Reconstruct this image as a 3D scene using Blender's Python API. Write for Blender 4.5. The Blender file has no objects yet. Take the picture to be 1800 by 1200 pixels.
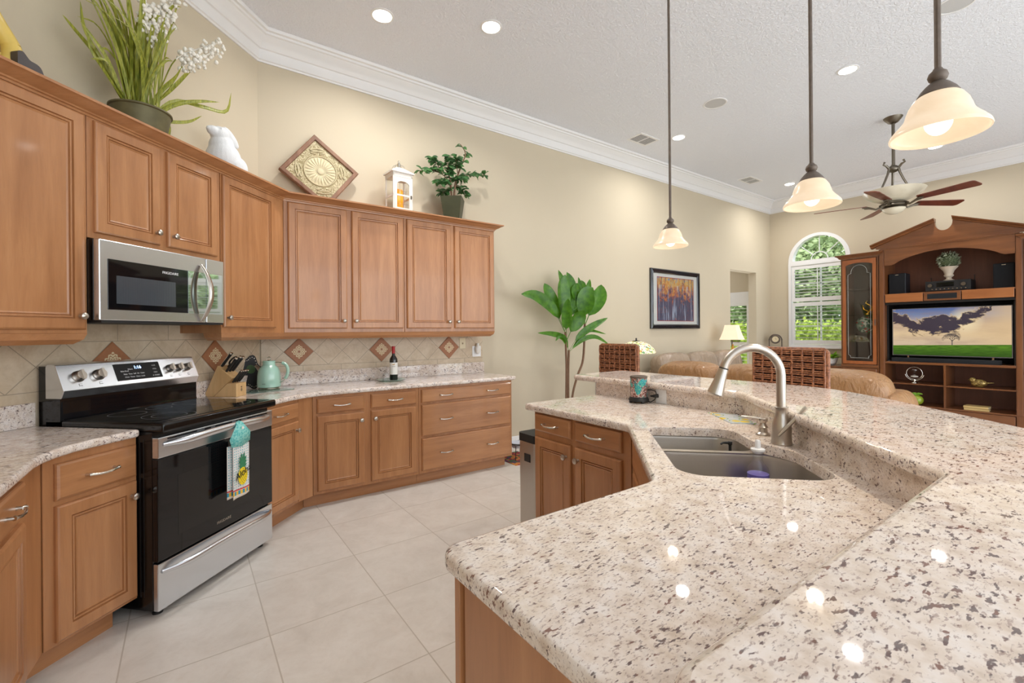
import bpy, math, random
from mathutils import Vector, Matrix, geometry
random.seed(7)
S = bpy.context.scene
COL = S.collection
PI = math.pi
R2 = math.sqrt(2)
def R(d): return math.radians(d)

# ------------------------------------------------------------------ camera
YAW, ROLL, HC = R(54.33), 0.0083, 1.36
cd = bpy.data.cameras.new('camera'); cam = bpy.data.objects.new('camera', cd); COL.objects.link(cam)
fw = Vector((math.cos(YAW), math.sin(YAW), 0)); rt = Vector((math.sin(YAW), -math.cos(YAW), 0)); up = Vector((0, 0, 1))
cx_ = rt * math.cos(ROLL) - up * math.sin(ROLL); cy_ = rt * math.sin(ROLL) + up * math.cos(ROLL)
m_ = Matrix((cx_, cy_, -fw)).transposed().to_4x4(); m_.translation = Vector((0, 0, HC)); cam.matrix_world = m_
cd.sensor_width = 36; cd.lens = 36 * 799.15 / 1800; cd.shift_y = -16.2 / 1800; cd.clip_start = 0.03
S.camera = cam
# ------------------------------------------------------------------ world, exposure
S.view_settings.view_transform = 'Standard'; S.view_settings.look = 'None'
S.view_settings.gamma = 1; S.view_settings.use_curve_mapping = False
S.view_settings.exposure = 0.2
W = bpy.data.worlds.new('sky'); S.world = W; W.use_nodes = True
_bg = W.node_tree.nodes['Background']; _bg.inputs[0].default_value = (0.86, 0.93, 1.0, 1); _bg.inputs[1].default_value = 1.45
def area(name, loc, rot, sx, sy, power, col=(1, 1, 1), shape='RECTANGLE'):
    l = bpy.data.lights.new(name, 'AREA'); l.shape = shape; l.size = sx; l.energy = power; l.color = col
    if shape == 'RECTANGLE': l.size_y = sy
    o = bpy.data.objects.new(name, l); COL.objects.link(o); o.location = loc; o.rotation_euler = rot
    return o
# added fill lamps standing in for daylight on the unbuilt open sides
area('fill_great_room', (4.2, -3.9, 1.6), (R(90), 0, 0), 8.0, 2.8, 150, (0.95, 0.98, 1))
area('fill_nook', (-2.6, -0.6, 1.6), (0, R(-90), 0), 2.8, 4.0, 45, (0.95, 0.98, 1))

_s = bpy.data.lights.new('sun', 'SUN'); _s.energy = 6.5; _s.angle = R(1.5); _s.color = (1, 0.95, 0.86); _so = bpy.data.objects.new('sun', _s); COL.objects.link(_so); _so.rotation_euler = (0, R(-28), 0)   # high sun over the roof, falls on the garden

# ------------------------------------------------------------------ colour + node helpers
def lin(c):
    r = []
    for v in c[:3]:
        v = v / 255.0
        r.append(v / 12.92 if v <= 0.04045 else ((v + 0.055) / 1.055) ** 2.4)
    return (r[0], r[1], r[2], 1)
class NT:
    def __init__(s, name):
        s.m = bpy.data.materials.new(name); s.m.use_nodes = True; s.t = s.m.node_tree
        s.b = s.t.nodes['Principled BSDF']; s.out = s.t.nodes['Material Output']
    def n(s, ty, **kw):
        nd = s.t.nodes.new(ty)
        for k, v in kw.items(): setattr(nd, k, v)
        return nd
    def l(s, a, b): s.t.links.new(a, b)
    def pos(s, space='world', scale=(1, 1, 1), rot=(0, 0, 0), loc=(0, 0, 0), rnd=False):
        if space == 'world': o = s.n('ShaderNodeNewGeometry').outputs['Position']
        else: o = s.n('ShaderNodeTexCoord').outputs['Object']
        if rnd:
            oi = s.n('ShaderNodeObjectInfo'); ml = s.n('ShaderNodeMath', operation='MULTIPLY'); s.l(oi.outputs['Random'], ml.inputs[0]); ml.inputs[1].default_value = 37.0
            ad = s.n('ShaderNodeVectorMath', operation='ADD'); s.l(o, ad.inputs[0]); s.l(ml.outputs[0], ad.inputs[1]); o = ad.outputs[0]
        mp = s.n('ShaderNodeMapping'); s.l(o, mp.inputs[0]); mp.inputs[1].default_value = loc; mp.inputs[2].default_value = rot; mp.inputs[3].default_value = scale
        return mp.outputs[0]
    def noise(s, vec, scale, detail=3, rough=0.5, dist=0.0):
        n = s.n('ShaderNodeTexNoise'); s.l(vec, n.inputs['Vector']); n.inputs['Scale'].default_value = scale
        n.inputs['Detail'].default_value = detail; n.inputs['Roughness'].default_value = rough; n.inputs['Distortion'].default_value = dist
        return n.outputs[0]
    def vor(s, vec, scale, feature='F1', out=0):
        n = s.n('ShaderNodeTexVoronoi', feature=feature); s.l(vec, n.inputs['Vector']); n.inputs['Scale'].default_value = scale
        return n.outputs[out]
    def ramp(s, fac, stops, interp='LINEAR'):
        r = s.n('ShaderNodeValToRGB'); s.l(fac, r.inputs[0]); e = r.color_ramp.elements; r.color_ramp.interpolation = interp
        while len(e) < len(stops): e.new(0.5)
        for i, (p, c) in enumerate(stops):
            e[i].position = p; e[i].color = c if len(c) == 4 else (*c, 1)
        return r.outputs[0]
    def step(s, fac, a, b):
        return s.ramp(fac, [(a, (0, 0, 0, 1)), (b, (1, 1, 1, 1))])
    def mix(s, f, a, b, mode='MIX'):
        m = s.n('ShaderNodeMix', data_type='RGBA', blend_type=mode)
        if isinstance(f, (int, float)): m.inputs[0].default_value = f
        else: s.l(f, m.inputs[0])
        for i, v in ((6, a), (7, b)):
            if isinstance(v, tuple): m.inputs[i].default_value = v
            else: s.l(v, m.inputs[i])
        return m.outputs[2]
    def math(s, op, a, b=None, c=None):
        m = s.n('ShaderNodeMath', operation=op)
        for i, v in enumerate((a, b, c)):
            if v is None: continue
            if isinstance(v, (int, float)): m.inputs[i].default_value = v
            else: s.l(v, m.inputs[i])
        return m.outputs[0]
    def sep(s, vec):
        x = s.n('ShaderNodeSeparateXYZ'); s.l(vec, x.inputs[0]); return x.outputs
    def comb(s, x, y, z):
        c = s.n('ShaderNodeCombineXYZ')
        for i, v in enumerate((x, y, z)):
            if isinstance(v, (int, float)): c.inputs[i].default_value = v
            else: s.l(v, c.inputs[i])
        return c.outputs[0]
    def bump(s, h, strength=0.2, dist=0.01):
        b = s.n('ShaderNodeBump'); b.inputs['Strength'].default_value = strength; b.inputs['Distance'].default_value = dist
        s.l(h, b.inputs['Height']); s.l(b.outputs[0], s.b.inputs['Normal'])
    def col(s, c):
        if isinstance(c, tuple): s.b.inputs['Base Color'].default_value = c
        else: s.l(c, s.b.inputs['Base Color'])
    def set(s, rough=None, metal=None, spec=None, coat=None, trans=None, ior=None, sheen=None, sss=None):
        I = s.b.inputs
        if rough is not None: I['Roughness'].default_value = rough
        if metal is not None: I['Metallic'].default_value = metal
        if spec is not None: I['Specular IOR Level'].default_value = spec
        if coat is not None: I['Coat Weight'].default_value = coat; I['Coat Roughness'].default_value = 0.08
        if trans is not None: I['Transmission Weight'].default_value = trans
        if ior is not None: I['IOR'].default_value = ior
        return s
    def emit(s, c, st):
        if isinstance(c, tuple): s.b.inputs['Emission Color'].default_value = c
        else: s.l(c, s.b.inputs['Emission Color'])
        s.b.inputs['Emission Strength'].default_value = st
def plain(name, c, rough=0.5, metal=0, var=0.06, scale=18, bumpst=0.0, **kw):
    t = NT(name); c = lin(c); v = t.noise(t.pos('obj'), scale, 3)
    d = tuple(max(0, x * (1 - var)) for x in c[:3]) + (1,); e = tuple(min(1, x * (1 + var)) for x in c[:3]) + (1,)
    t.col(t.mix(v, d, e)); t.set(rough, metal, **kw)
    if bumpst: t.bump(t.noise(t.pos('obj'), scale * 6, 3), bumpst, 0.004)
    return t.m
def wood(name, c1, c2, c3, rough=0.35, axis='z', coat=0.3, scale=1.0):
    t = NT(name)
    sc = {'z': (14, 14, 1.3), 'x': (1.3, 14, 14), 'y': (14, 1.3, 14)}[axis]
    sc = tuple(v * scale for v in sc)
    p = t.pos('obj', scale=sc, rnd=True)
    big = t.noise(t.pos('obj', scale=(2.2, 2.2, 1.0), rnd=True), 1.2, 2)
    g = t.noise(p, 1.0, 5, 0.62, 0.4); f = t.noise(t.pos('obj', scale=tuple(v * 7 for v in sc), rnd=True), 1.0, 3, 0.6)
    a = t.ramp(g, [(0.3, lin(c1)), (0.55, lin(c2)), (0.75, lin(c3))])
    a = t.mix(t.math('MULTIPLY', t.step(f, 0.5, 0.72), 0.16), a, lin(tuple(v * 0.72 for v in c1)))
    a = t.mix(t.math('MULTIPLY', t.step(big, 0.38, 0.68), 0.35), a, lin(c3))
    t.col(a); t.set(rough, 0, coat=coat); t.bump(f, 0.03, 0.002)
    return t.m

# ------------------------------------------------------------------ materials
M = {}
M['cab'] = wood('maple_stain', (158, 104, 63), (178, 123, 79), (193, 139, 94))
M['cabx'] = wood('maple_stain_wide', (158, 104, 63), (178, 123, 79), (193, 139, 94), axis='x')
M['hutch'] = wood('cherry_stain', (98, 56, 29), (119, 71, 38), (136, 86, 48), rough=0.3)
M['hutchx'] = wood('cherry_stain_wide', (98, 56, 29), (119, 71, 38), (136, 86, 48), rough=0.3, axis='y')
M['hutchin'] = wood('cherry_inside', (96, 56, 37), (108, 64, 43), (118, 72, 49), rough=0.5, coat=0)
M['block'] = wood('beech', (196, 156, 104), (210, 172, 122), (222, 188, 140), rough=0.45, coat=0)
M['frame'] = wood('weathered_frame', (96, 62, 46), (130, 90, 66), (160, 124, 100), rough=0.6, coat=0)
M['blade'] = wood('fan_blade', (88, 36, 22), (108, 46, 28), (120, 56, 34), rough=0.35, axis='x')

def granite(name, rot):
    t = NT(name)
    p = t.pos('world', rot=(0, 0, R(rot)))
    n1 = t.noise(p, 26, 4, 0.6)
    base = t.ramp(n1, [(0.30, lin((206, 188, 172))), (0.43, lin((224, 209, 196))), (0.55, lin((233, 221, 211))), (0.72, lin((238, 230, 225)))])
    tan = t.step(t.noise(p, 9, 5, 0.7), 0.54, 0.70)
    base = t.mix(t.math('MULTIPLY', tan, 0.42), base, lin((208, 188, 160)))
    gry = t.step(t.noise(t.pos('world', rot=(0, 0, R(rot)), loc=(3, 9, 1)), 38, 4, 0.65), 0.56, 0.66)
    base = t.mix(t.math('MULTIPLY', gry, 0.22), base, lin((186, 174, 166)))
    ps = t.pos('world', rot=(0, 0, R(rot)), scale=(0.40, 1.0, 0.9))
    dens = t.noise(p, 12, 3, 0.6)
    a = t.noise(ps, 124, 2.4, 0.58, 0.15)
    a2 = t.math('ADD', a, t.math('MULTIPLY', t.math('SUBTRACT', dens, 0.5), 0.30))
    sp = t.step(a2, 0.590, 0.648)
    pc = t.ramp(t.noise(p, 31, 1), [(0.4, lin((84, 58, 60))), (0.5, lin((104, 92, 92))), (0.62, lin((124, 84, 72)))])
    base = t.mix(t.math('MULTIPLY', sp, 0.9), base, pc)
    b = t.noise(t.pos('world', rot=(0, 0, R(rot)), scale=(0.45, 1, 1), loc=(5, 2, 7)), 230, 2, 0.6, 0.3)
    sp2 = t.step(b, 0.56, 0.66)
    base = t.mix(t.math('MULTIPLY', sp2, 0.55), base, lin((140, 112, 104)))
    t.col(base); t.set(0.032, 0, spec=0.5)
    return t.m
M['granite'] = granite('granite', -33)

t = NT('plaster_wall'); n = t.noise(t.pos(), 1.6, 2)
t.col(t.mix(n, lin((201, 188, 164)), lin((206, 194, 171)))); t.set(0.85); t.bump(t.noise(t.pos(), 55, 4, 0.6), 0.12, 0.004); M['wall'] = t.m
t = NT('ceiling_knockdown'); h = t.noise(t.pos(), 42, 4, 0.65, 0.6)
t.col(lin((240, 243, 250))); t.set(0.9); t.bump(t.step(h, 0.40, 0.62), 0.55, 0.012); M['ceil'] = t.m
M['white'] = plain('white_paint', (232, 231, 230), 0.4, var=0.01)
M['shutter'] = plain('shutter_white', (238, 238, 238), 0.4, var=0.01)

t = NT('floor_tile')
x, y, z = t.sep(t.pos())
def grid(v, o, pitch, w):
    f = t.math('FRACT', t.math('DIVIDE', t.math('SUBTRACT', v, o - 40 * pitch), pitch))
    d = t.math('MINIMUM', f, t.math('SUBTRACT', 1.0, f))
    return t.math('LESS_THAN', d, w / pitch)
gx = grid(x, 0.30, 0.53, 0.0028); gy = grid(y, 2.31, 0.53, 0.0028); gr = t.math('MAXIMUM', gx, gy)
cell = t.comb(t.math('FLOOR', t.math('DIVIDE', t.math('SUBTRACT', x, 0.30), 0.53)), t.math('FLOOR', t.math('DIVIDE', t.math('SUBTRACT', y, 2.31), 0.53)), 0)
wn = t.n('ShaderNodeTexWhiteNoise'); t.l(cell, wn.inputs[0])
off = t.n('ShaderNodeVectorMath', operation='ADD'); t.l(t.pos(), off.inputs[0]); t.l(wn.outputs[1], off.inputs[1])
a = t.noise(off.outputs[0], 5, 6, 0.68, 0.5); b = t.noise(off.outputs[0], 28, 4, 0.7)
c = t.ramp(a, [(0.3, lin((206, 199, 190))), (0.5, lin((217, 211, 203))), (0.7, lin((225, 220, 213)))])
c = t.mix(t.math('MULTIPLY', t.step(b, 0.5, 0.75), 0.25), c, lin((196, 184, 170)))
c = t.mix(t.math('MULTIPLY', wn.outputs[0], 0.08), c, lin((200, 190, 178)))
c = t.mix(gr, c, lin((186, 177, 165))); t.col(c); t.set(0.32); t.bump(t.math('SUBTRACT', 1.0, gr), 0.25, 0.003); M['floor'] = t.m

def splash_mat(name, ang, t0):
    t = NT(name); P = t.pos(rot=(0, 0, R(-ang))); x, y, z = t.sep(P)
    per = 0.2483; zz = t.math('SUBTRACT', z, 1.3275)
    def ln(v, w=0.0022, p=per):
        f = t.math('FRACT', t.math('DIVIDE', t.math('ADD', v, 40 * p), p)); d = t.math('MINIMUM', f, t.math('SUBTRACT', 1.0, f)); return t.math('LESS_THAN', d, w / p)
    xx = t.math('SUBTRACT', x, t0)
    l1 = ln(t.math('ADD', xx, zz), 0.003); l2 = ln(t.math('SUBTRACT', xx, zz), 0.003)
    band = t.math('MULTIPLY', t.math('LESS_THAN', z, 1.3275), t.math('GREATER_THAN', z, 1.0795))
    dia = t.math('MULTIPLY', t.math('MAXIMUM', l1, l2), band)
    hz = t.math('MAXIMUM', t.math('LESS_THAN', t.math('ABSOLUTE', t.math('SUBTRACT', z, 1.3275)), 0.002), t.math('LESS_THAN', t.math('ABSOLUTE', t.math('SUBTRACT', z, 1.0795)), 0.002))
    vj = t.math('MULTIPLY', ln(t.math('SUBTRACT', xx, 0.033), 0.002, 0.33), t.math('SUBTRACT', 1.0, band))
    g = t.math('MAXIMUM', t.math('MAXIMUM', dia, hz), vj)
    a = t.noise(t.pos(), 7, 6, 0.7, 0.6); b = t.noise(t.pos(loc=(4, 4, 4)), 26, 4, 0.65)
    c = t.ramp(a, [(0.3, lin((186, 164, 136))), (0.5, lin((203, 184, 157))), (0.7, lin((214, 198, 174)))])
    c = t.mix(t.math('MULTIPLY', t.step(b, 0.5, 0.72), 0.3), c, lin((178, 156, 130)))
    c = t.mix(g, c, lin((160, 145, 124))); t.col(c); t.set(0.38); t.bump(t.math('SUBTRACT', 1.0, g), 0.2, 0.002)
    return t.m
M['splashB'] = splash_mat('travertine_tile', 0, 0.817)
M['splashL'] = splash_mat('travertine_tile_angled', 45, 2.2426)
t = NT('clay_deco_tile')   # ornament in local object coordinates (x along wall, z up)
x, y, z = t.sep(t.pos('obj')); r = t.math('SQRT', t.math('ADD', t.math('MULTIPLY', x, x), t.math('MULTIPLY', z, z)))
an = t.math('ARCTAN2', z, x); c4 = t.math('COSINE', t.math('MULTIPLY', an, 4)); c12 = t.math('COSINE', t.math('MULTIPLY', an, 12)); c8 = t.math('COSINE', t.math('MULTIPLY', an, 8))
lim = t.math('ADD', 0.050, t.math('ADD', t.math('MULTIPLY', c4, 0.007), t.math('MULTIPLY', c12, 0.004)))
ins = t.math('LESS_THAN', r, lim)
fi = t.math('SINE', t.math('ADD', t.math('MULTIPLY', r, 330), t.math('MULTIPLY', c8, 2.2)))
pat = t.math('MULTIPLY', ins, t.math('GREATER_THAN', fi, -0.55))
ctr = t.math('LESS_THAN', t.math('MAXIMUM', t.math('ABSOLUTE', x), t.math('ABSOLUTE', z)), 0.008)
cl = t.mix(t.noise(t.pos('obj'), 40, 4), lin((150, 96, 62)), lin((176, 120, 82)))
cc = t.mix(pat, cl, lin((222, 204, 166))); cc = t.mix(ctr, cc, lin((150, 92, 62))); t.col(cc); t.set(0.5); M['deco'] = t.m

def metal(name, c, rough, aniso=0.0, streak=None):
    t = NT(name); p = t.pos('obj', scale=streak or (1, 1, 1)); n = t.noise(p, 60 if streak else 14, 3)
    c = lin(c); t.col(t.mix(n, tuple(v * 0.93 for v in c[:3]) + (1,), c)); t.set(rough, 1)
    t.b.inputs['Anisotropic'].default_value = aniso
    if streak: t.bump(n, 0.02, 0.001)
    return t.m
M['steel'] = metal('brushed_steel', (222, 226, 232), 0.25, 0.4, (0.05, 6, 6))
M['steelv'] = metal('sink_steel', (190, 184, 176), 0.3, 0.2, (6, 6, 0.08))
M['nickel'] = metal('satin_nickel', (196, 188, 178), 0.28)
M['chrome'] = metal('polished_nickel', (214, 208, 198), 0.16)
M['bronze'] = plain('aged_bronze', (104, 92, 82), 0.5, 0.4, var=0.25, scale=60)
M['pewter'] = metal('antique_pewter', (120, 112, 100), 0.35)
M['black'] = plain('black_enamel', (14, 14, 15), 0.12, var=0.02)
M['blackm'] = plain('black_matte', (24, 24, 25), 0.55, var=0.1)
M['blackf'] = plain('speaker_cloth', (22, 24, 28), 0.9, var=0.2, scale=200)
t = NT('black_glass'); t.col((0.005, 0.005, 0.006, 1)); t.set(0.04, 0, spec=0.45); M['bglass'] = t.m
t = NT('mirror_glass'); t.col((0.55, 0.60, 0.60, 1)); t.set(0.03, 1); M['mirrorglass'] = t.m
t = NT('clear_glass'); t.col((1, 1, 1, 1)); t.set(0.0, 0, trans=1.0, ior=1.45); M['glass'] = t.m
t = NT('green_glass'); t.col((0.72, 0.93, 0.84, 1)); t.set(0.05, 0, trans=0.85, ior=1.45); M['gglass'] = t.m
def thin_glass(name, tint, refl=0.1):
    t = NT(name); tr = t.n('ShaderNodeBsdfTransparent'); tr.inputs[0].default_value = tint
    gl = t.n('ShaderNodeBsdfGlossy'); gl.inputs['Roughness'].default_value = 0.02
    g_ = t.n('ShaderNodeNewGeometry'); vd = t.n('ShaderNodeVectorMath', operation='DOT_PRODUCT'); t.l(g_.outputs['Normal'], vd.inputs[0]); t.l(g_.outputs['Incoming'], vd.inputs[1]); mx = t.n('ShaderNodeMixShader')
    fz = t.math('MULTIPLY', t.math('POWER', t.math('SUBTRACT', 1.0, t.math('ABSOLUTE', vd.outputs['Value'])), 5.0), 0.5)
    t.l(t.math('ADD', fz, 0.02 + refl * 0.12), mx.inputs[0]); t.l(tr.outputs[0], mx.inputs[1]); t.l(gl.outputs[0], mx.inputs[2]); t.l(mx.outputs[0], t.out.inputs[0]); return t.m
M['pane'] = thin_glass('window_pane', (0.97, 0.98, 0.98, 1)); M['cabpane'] = thin_glass('cabinet_pane', (0.93, 0.92, 0.91, 1), 0.3)
def emis(name, c, st, rough=0.4):
    t = NT(name); t.col(lin(c)); t.set(rough); t.emit(lin(c), st); return t.m
M['led'] = emis('led_lens', (255, 252, 245), 9.0)
M['bulb'] = emis('bulb_glow', (255, 246, 228), 1.8)
t = NT('alabaster_shade'); n = t.noise(t.pos('obj'), 9, 4, 0.6, 1.2)
c = t.mix(n, lin((250, 216, 174)), lin((255, 234, 206))); t.col(c); t.set(0.25)
t.emit(c, 0.56); t.col(t.mix(n, lin((168, 150, 126)), lin((186, 170, 148)))); M['shade'] = t.m
M['digits'] = emis('display_digits', (170, 205, 255), 3.5)

# ------------------------------------------------------------------ mesh helpers
class MB:
    def __init__(s): s.v = []; s.f = []; s.mi = []
    def add(s, vs, fs, mi=0, M4=None):
        o = len(s.v)
        s.v += [tuple(M4 @ Vector(p)) if M4 else tuple(p) for p in vs]
        for f in fs: s.f.append([i + o for i in f]); s.mi.append(mi)
        return s
    def box(s, x0, x1, y0, y1, z0, z1, mi=0, M4=None):
        vs = [(x, y, z) for z in (z0, z1) for y in (y0, y1) for x in (x0, x1)]
        return s.add(vs, [(0, 2, 3, 1), (4, 5, 7, 6), (0, 1, 5, 4), (2, 6, 7, 3), (0, 4, 6, 2), (1, 3, 7, 5)], mi, M4)
    def lathe(s, prof, n=24, c=(0, 0, 0), mi=0, M4=None, sx=1, sy=1):
        vs = []; fs = []
        for r, z in prof:
            for k in range(n):
                a = 2 * PI * k / n; vs.append((c[0] + sx * r * math.cos(a), c[1] + sy * r * math.sin(a), c[2] + z))
        for i in range(len(prof) - 1):
            for k in range(n):
                k2 = (k + 1) % n; fs.append((i * n + k, i * n + k2, (i + 1) * n + k2, (i + 1) * n + k))
        if prof[0][0] > 1e-6: fs.append(tuple(range(n))[::-1])
        if prof[-1][0] > 1e-6: fs.append(tuple(range((len(prof) - 1) * n, len(prof) * n)))
        return s.add(vs, fs, mi, M4)
    def open_lathe(s, prof, n=24, c=(0, 0, 0), mi=0, M4=None):
        vs = []; fs = []
        for r, z in prof:
            for k in range(n):
                a = 2 * PI * k / n; vs.append((c[0] + r * math.cos(a), c[1] + r * math.sin(a), c[2] + z))
        for i in range(len(prof) - 1):
            for k in range(n):
                k2 = (k + 1) % n; fs.append((i * n + k, i * n + k2, (i + 1) * n + k2, (i + 1) * n + k))
        return s.add(vs, fs, mi, M4)
    def tube(s, pts, r, n=10, mi=0, M4=None, cap=True, flat=1.0):
        pts = [Vector(p) for p in pts]; N = len(pts); rr = r if isinstance(r, (list, tuple)) else [r] * N
        vs = []; fs = []; u = None
        for i, p in enumerate(pts):
            d = (pts[min(i + 1, N - 1)] - pts[max(i - 1, 0)]).normalized()
            if u is None: u = d.cross(Vector((0, 0, 1)) if abs(d.z) < 0.9 else Vector((1, 0, 0))).normalized()
            else: u = (u - d * u.dot(d)).normalized()
            w = d.cross(u)
            for k in range(n):
                a = 2 * PI * k / n; vs.append(p + rr[i] * (math.cos(a) * u + flat * math.sin(a) * w))
        for i in range(N - 1):
            for k in range(n):
                k2 = (k + 1) % n; fs.append((i * n + k, (i + 1) * n + k, (i + 1) * n + k2, i * n + k2))
        if cap: fs.append(tuple(range(n))); fs.append(tuple(range((N - 1) * n, N * n))[::-1])
        return s.add(vs, fs, mi, M4)
    def sph(s, c, r, n=16, m=10, mi=0, M4=None, e=1.0):
        if not isinstance(r, (tuple, list)): r = (r, r, r)
        def pw(v): return math.copysign(abs(v) ** e, v)
        vs = [(c[0], c[1], c[2] - r[2])]; fs = []
        for i in range(1, m):
            b = -PI / 2 + PI * i / m
            for k in range(n):
                a = 2 * PI * k / n; vs.append((c[0] + r[0] * pw(math.cos(b)) * pw(math.cos(a)), c[1] + r[1] * pw(math.cos(b)) * pw(math.sin(a)), c[2] + r[2] * pw(math.sin(b))))
        vs.append((c[0], c[1], c[2] + r[2])); T = len(vs) - 1
        for k in range(n):
            k2 = (k + 1) % n; fs.append((0, 1 + k2, 1 + k)); fs.append((T, 1 + (m - 2) * n + k, 1 + (m - 2) * n + k2))
        for i in range(m - 2):
            for k in range(n):
                k2 = (k + 1) % n; a = 1 + i * n; fs.append((a + k, a + k2, a + n + k2, a + n + k))
        return s.add(vs, fs, mi, M4)
    def prism(s, poly, z0, z1, mi=0, M4=None, holes=()):
        tri = geometry.tessellate_polygon([[Vector((*p, 0)) for p in poly]] + [[Vector((*p, 0)) for p in h] for h in holes])
        allp = list(poly); 
        for h in holes: allp += list(h)
        n = len(allp); vs = [(*p, z0) for p in allp] + [(*p, z1) for p in allp]
        fs = [tuple(f) for f in tri] + [tuple(i + n for i in f)[::-1] for f in tri]; o = 0
        for lp in [poly] + list(holes):
            k = len(lp)
            for i in range(k): j = (i + 1) % k; fs.append((o + i, o + j, o + n + j, o + n + i))
            o += k
        return s.add(vs, fs, mi, M4)
    def vprism(s, poly, y0, y1, mi=0, M4=None, holes=()):   # outline in x,z ; thickness along y
        T = Matrix(((1, 0, 0, 0), (0, 0, 1, 0), (0, 1, 0, 0), (0, 0, 0, 1)))
        return s.prism(poly, y0, y1, mi, (M4 @ T) if M4 else T, holes)
    def xprism(s, poly, x0, x1, mi=0, M4=None):   # outline in y,z ; thickness along x
        T = Matrix(((0, 0, 1, 0), (1, 0, 0, 0), (0, 1, 0, 0), (0, 0, 0, 1)))
        return s.prism(poly, x0, x1, mi, (M4 @ T) if M4 else T)
    def rings(s, rings, mi=0, M4=None, cap0=True, cap1=True, centre_mi=None):
        n = len(rings[0]); vs = [p for r in rings for p in r]; fs = []
        for i in range(len(rings) - 1):
            for k in range(n):
                k2 = (k + 1) % n; fs.append((i * n + k, i * n + k2, (i + 1) * n + k2, (i + 1) * n + k))
        s.add(vs, fs, mi, M4)
        if cap0: s.add(rings[0], [tuple(range(n))[::-1]], mi, M4)
        if cap1: s.add(rings[-1], [tuple(range(n))], mi if centre_mi is None else centre_mi, M4)
        return s
def offset(poly, d):
    n = len(poly); out = []
    ar = sum(poly[i][0] * poly[(i + 1) % n][1] - poly[(i + 1) % n][0] * poly[i][1] for i in range(n))
    sg = 1 if ar > 0 else -1
    for i in range(n):
        p, q, r = Vector(poly[i - 1]), Vector(poly[i]), Vector(poly[(i + 1) % n])
        a = (q - p); b = (r - q)
        if a.length < 1e-7 or b.length < 1e-7: out.append(tuple(q)); continue
        a.normalize(); b.normalize(); na = Vector((-a.y, a.x)) * sg; nb = Vector((-b.y, b.x)) * sg
        m = na + nb; l = m.length_squared
        m = m * (2 / l) if l > 0.05 else na
        if m.length > 2.5: m = m.normalized() * 2.5
        out.append(tuple(q + m * d))
    return out
def rnd_poly(pts):   # pts (x, y, radius) -> smooth outline
    n = len(pts); out = []
    for i in range(n):
        q = Vector(pts[i][:2]); r = pts[i][2] if len(pts[i]) > 2 else 0
        if r <= 0: out.append(tuple(q)); continue
        a = (Vector(pts[i - 1][:2]) - q); b = (Vector(pts[(i + 1) % n][:2]) - q); la, lb = a.length, b.length; a.normalize(); b.normalize()
        th = math.acos(max(-1, min(1, a.dot(b)))) / 2; d = min(r / math.tan(th), la * 0.49, lb * 0.49); rr = d * math.tan(th)
        c = q + (a + b).normalized() * (rr / math.sin(th)); s0 = q + a * d - c; s1 = q + b * d - c
        a0 = math.atan2(s0.y, s0.x); a1 = math.atan2(s1.y, s1.x); da = (a1 - a0 + PI) % (2 * PI) - PI
        k = max(3, int(abs(da) / 0.16))
        for j in range(k + 1): an = a0 + da * j / k; out.append((c.x + rr * math.cos(an), c.y + rr * math.sin(an)))
    return out
def slab(poly, z0, z1, r=0.012, hole=None, hr=0.004):
    mb = MB(); st = [(r, z1, 0)] + [(r * (1 - math.sin(a)), z1 - r * (1 - math.cos(a)), 0) for a in (PI / 6, PI / 3, PI / 2)]
    st += [(r * (1 - math.cos(a)), z0 + r * (1 - math.sin(a)), 0) for a in (0, PI / 6, PI / 3, PI / 2)]
    rg = [[(*p, z) for p in (offset(poly, d) if d > 1e-6 else poly)] for d, z, _ in st]
    mb.rings(rg, cap0=False, cap1=False)
    for z, flip in ((z1, False), (z0, True)):
        top = offset(poly, r); loops = [top] + ([offset(hole, -hr)] if hole else [])
        tri = geometry.tessellate_polygon([[Vector((*p, 0)) for p in l] for l in loops]); allp = [p for l in loops for p in l]
        mb.add([(*p, z) for p in allp], [tuple(f) if flip else tuple(f)[::-1] for f in tri])
    if hole:
        rg = [[(*p, z) for p in (offset(hole, -d) if d > 1e-6 else hole)] for d, z in ((hr, z1), (hr * 0.3, z1 - hr * 0.3), (0, z1 - hr), (0, z0 + hr * 0.3), (hr, z0))]
        mb.rings(rg, cap0=False, cap1=False)
    return mb
def sweep(path, prof, mi=0, closed=False, z=0):   # path 2d; prof (out,z), out to the right of travel
    n = len(path); rings = []
    for i in range(n):
        q = Vector(path[i])
        if closed: a = (q - Vector(path[i - 1])).normalized(); b = (Vector(path[(i + 1) % n]) - q).normalized()
        else:
            a = (q - Vector(path[i - 1])).normalized() if i > 0 else None; b = (Vector(path[i + 1]) - q).normalized() if i < n - 1 else None
            a = a or b; b = b or a
        na = Vector((a.y, -a.x)); nb = Vector((b.y, -b.x)); m = na + nb; m = m * (2 / m.length_squared)
        rings.append([(q.x + m.x * o, q.y + m.y * o, z + h) for o, h in prof])
    mb = MB(); k = len(prof); vs = [p for r in rings for p in r]; fs = []
    N = n if closed else n - 1
    for i in range(N):
        j = (i + 1) % n
        for e in range(k): e2 = (e + 1) % k; fs.append((i * k + e, j * k + e, j * k + e2, i * k + e2))
    mb.add(vs, fs, mi)
    if not closed: mb.add(rings[0], [tuple(range(k))], mi); mb.add(rings[-1], [tuple(range(k))[::-1]], mi)
    return mb
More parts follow.
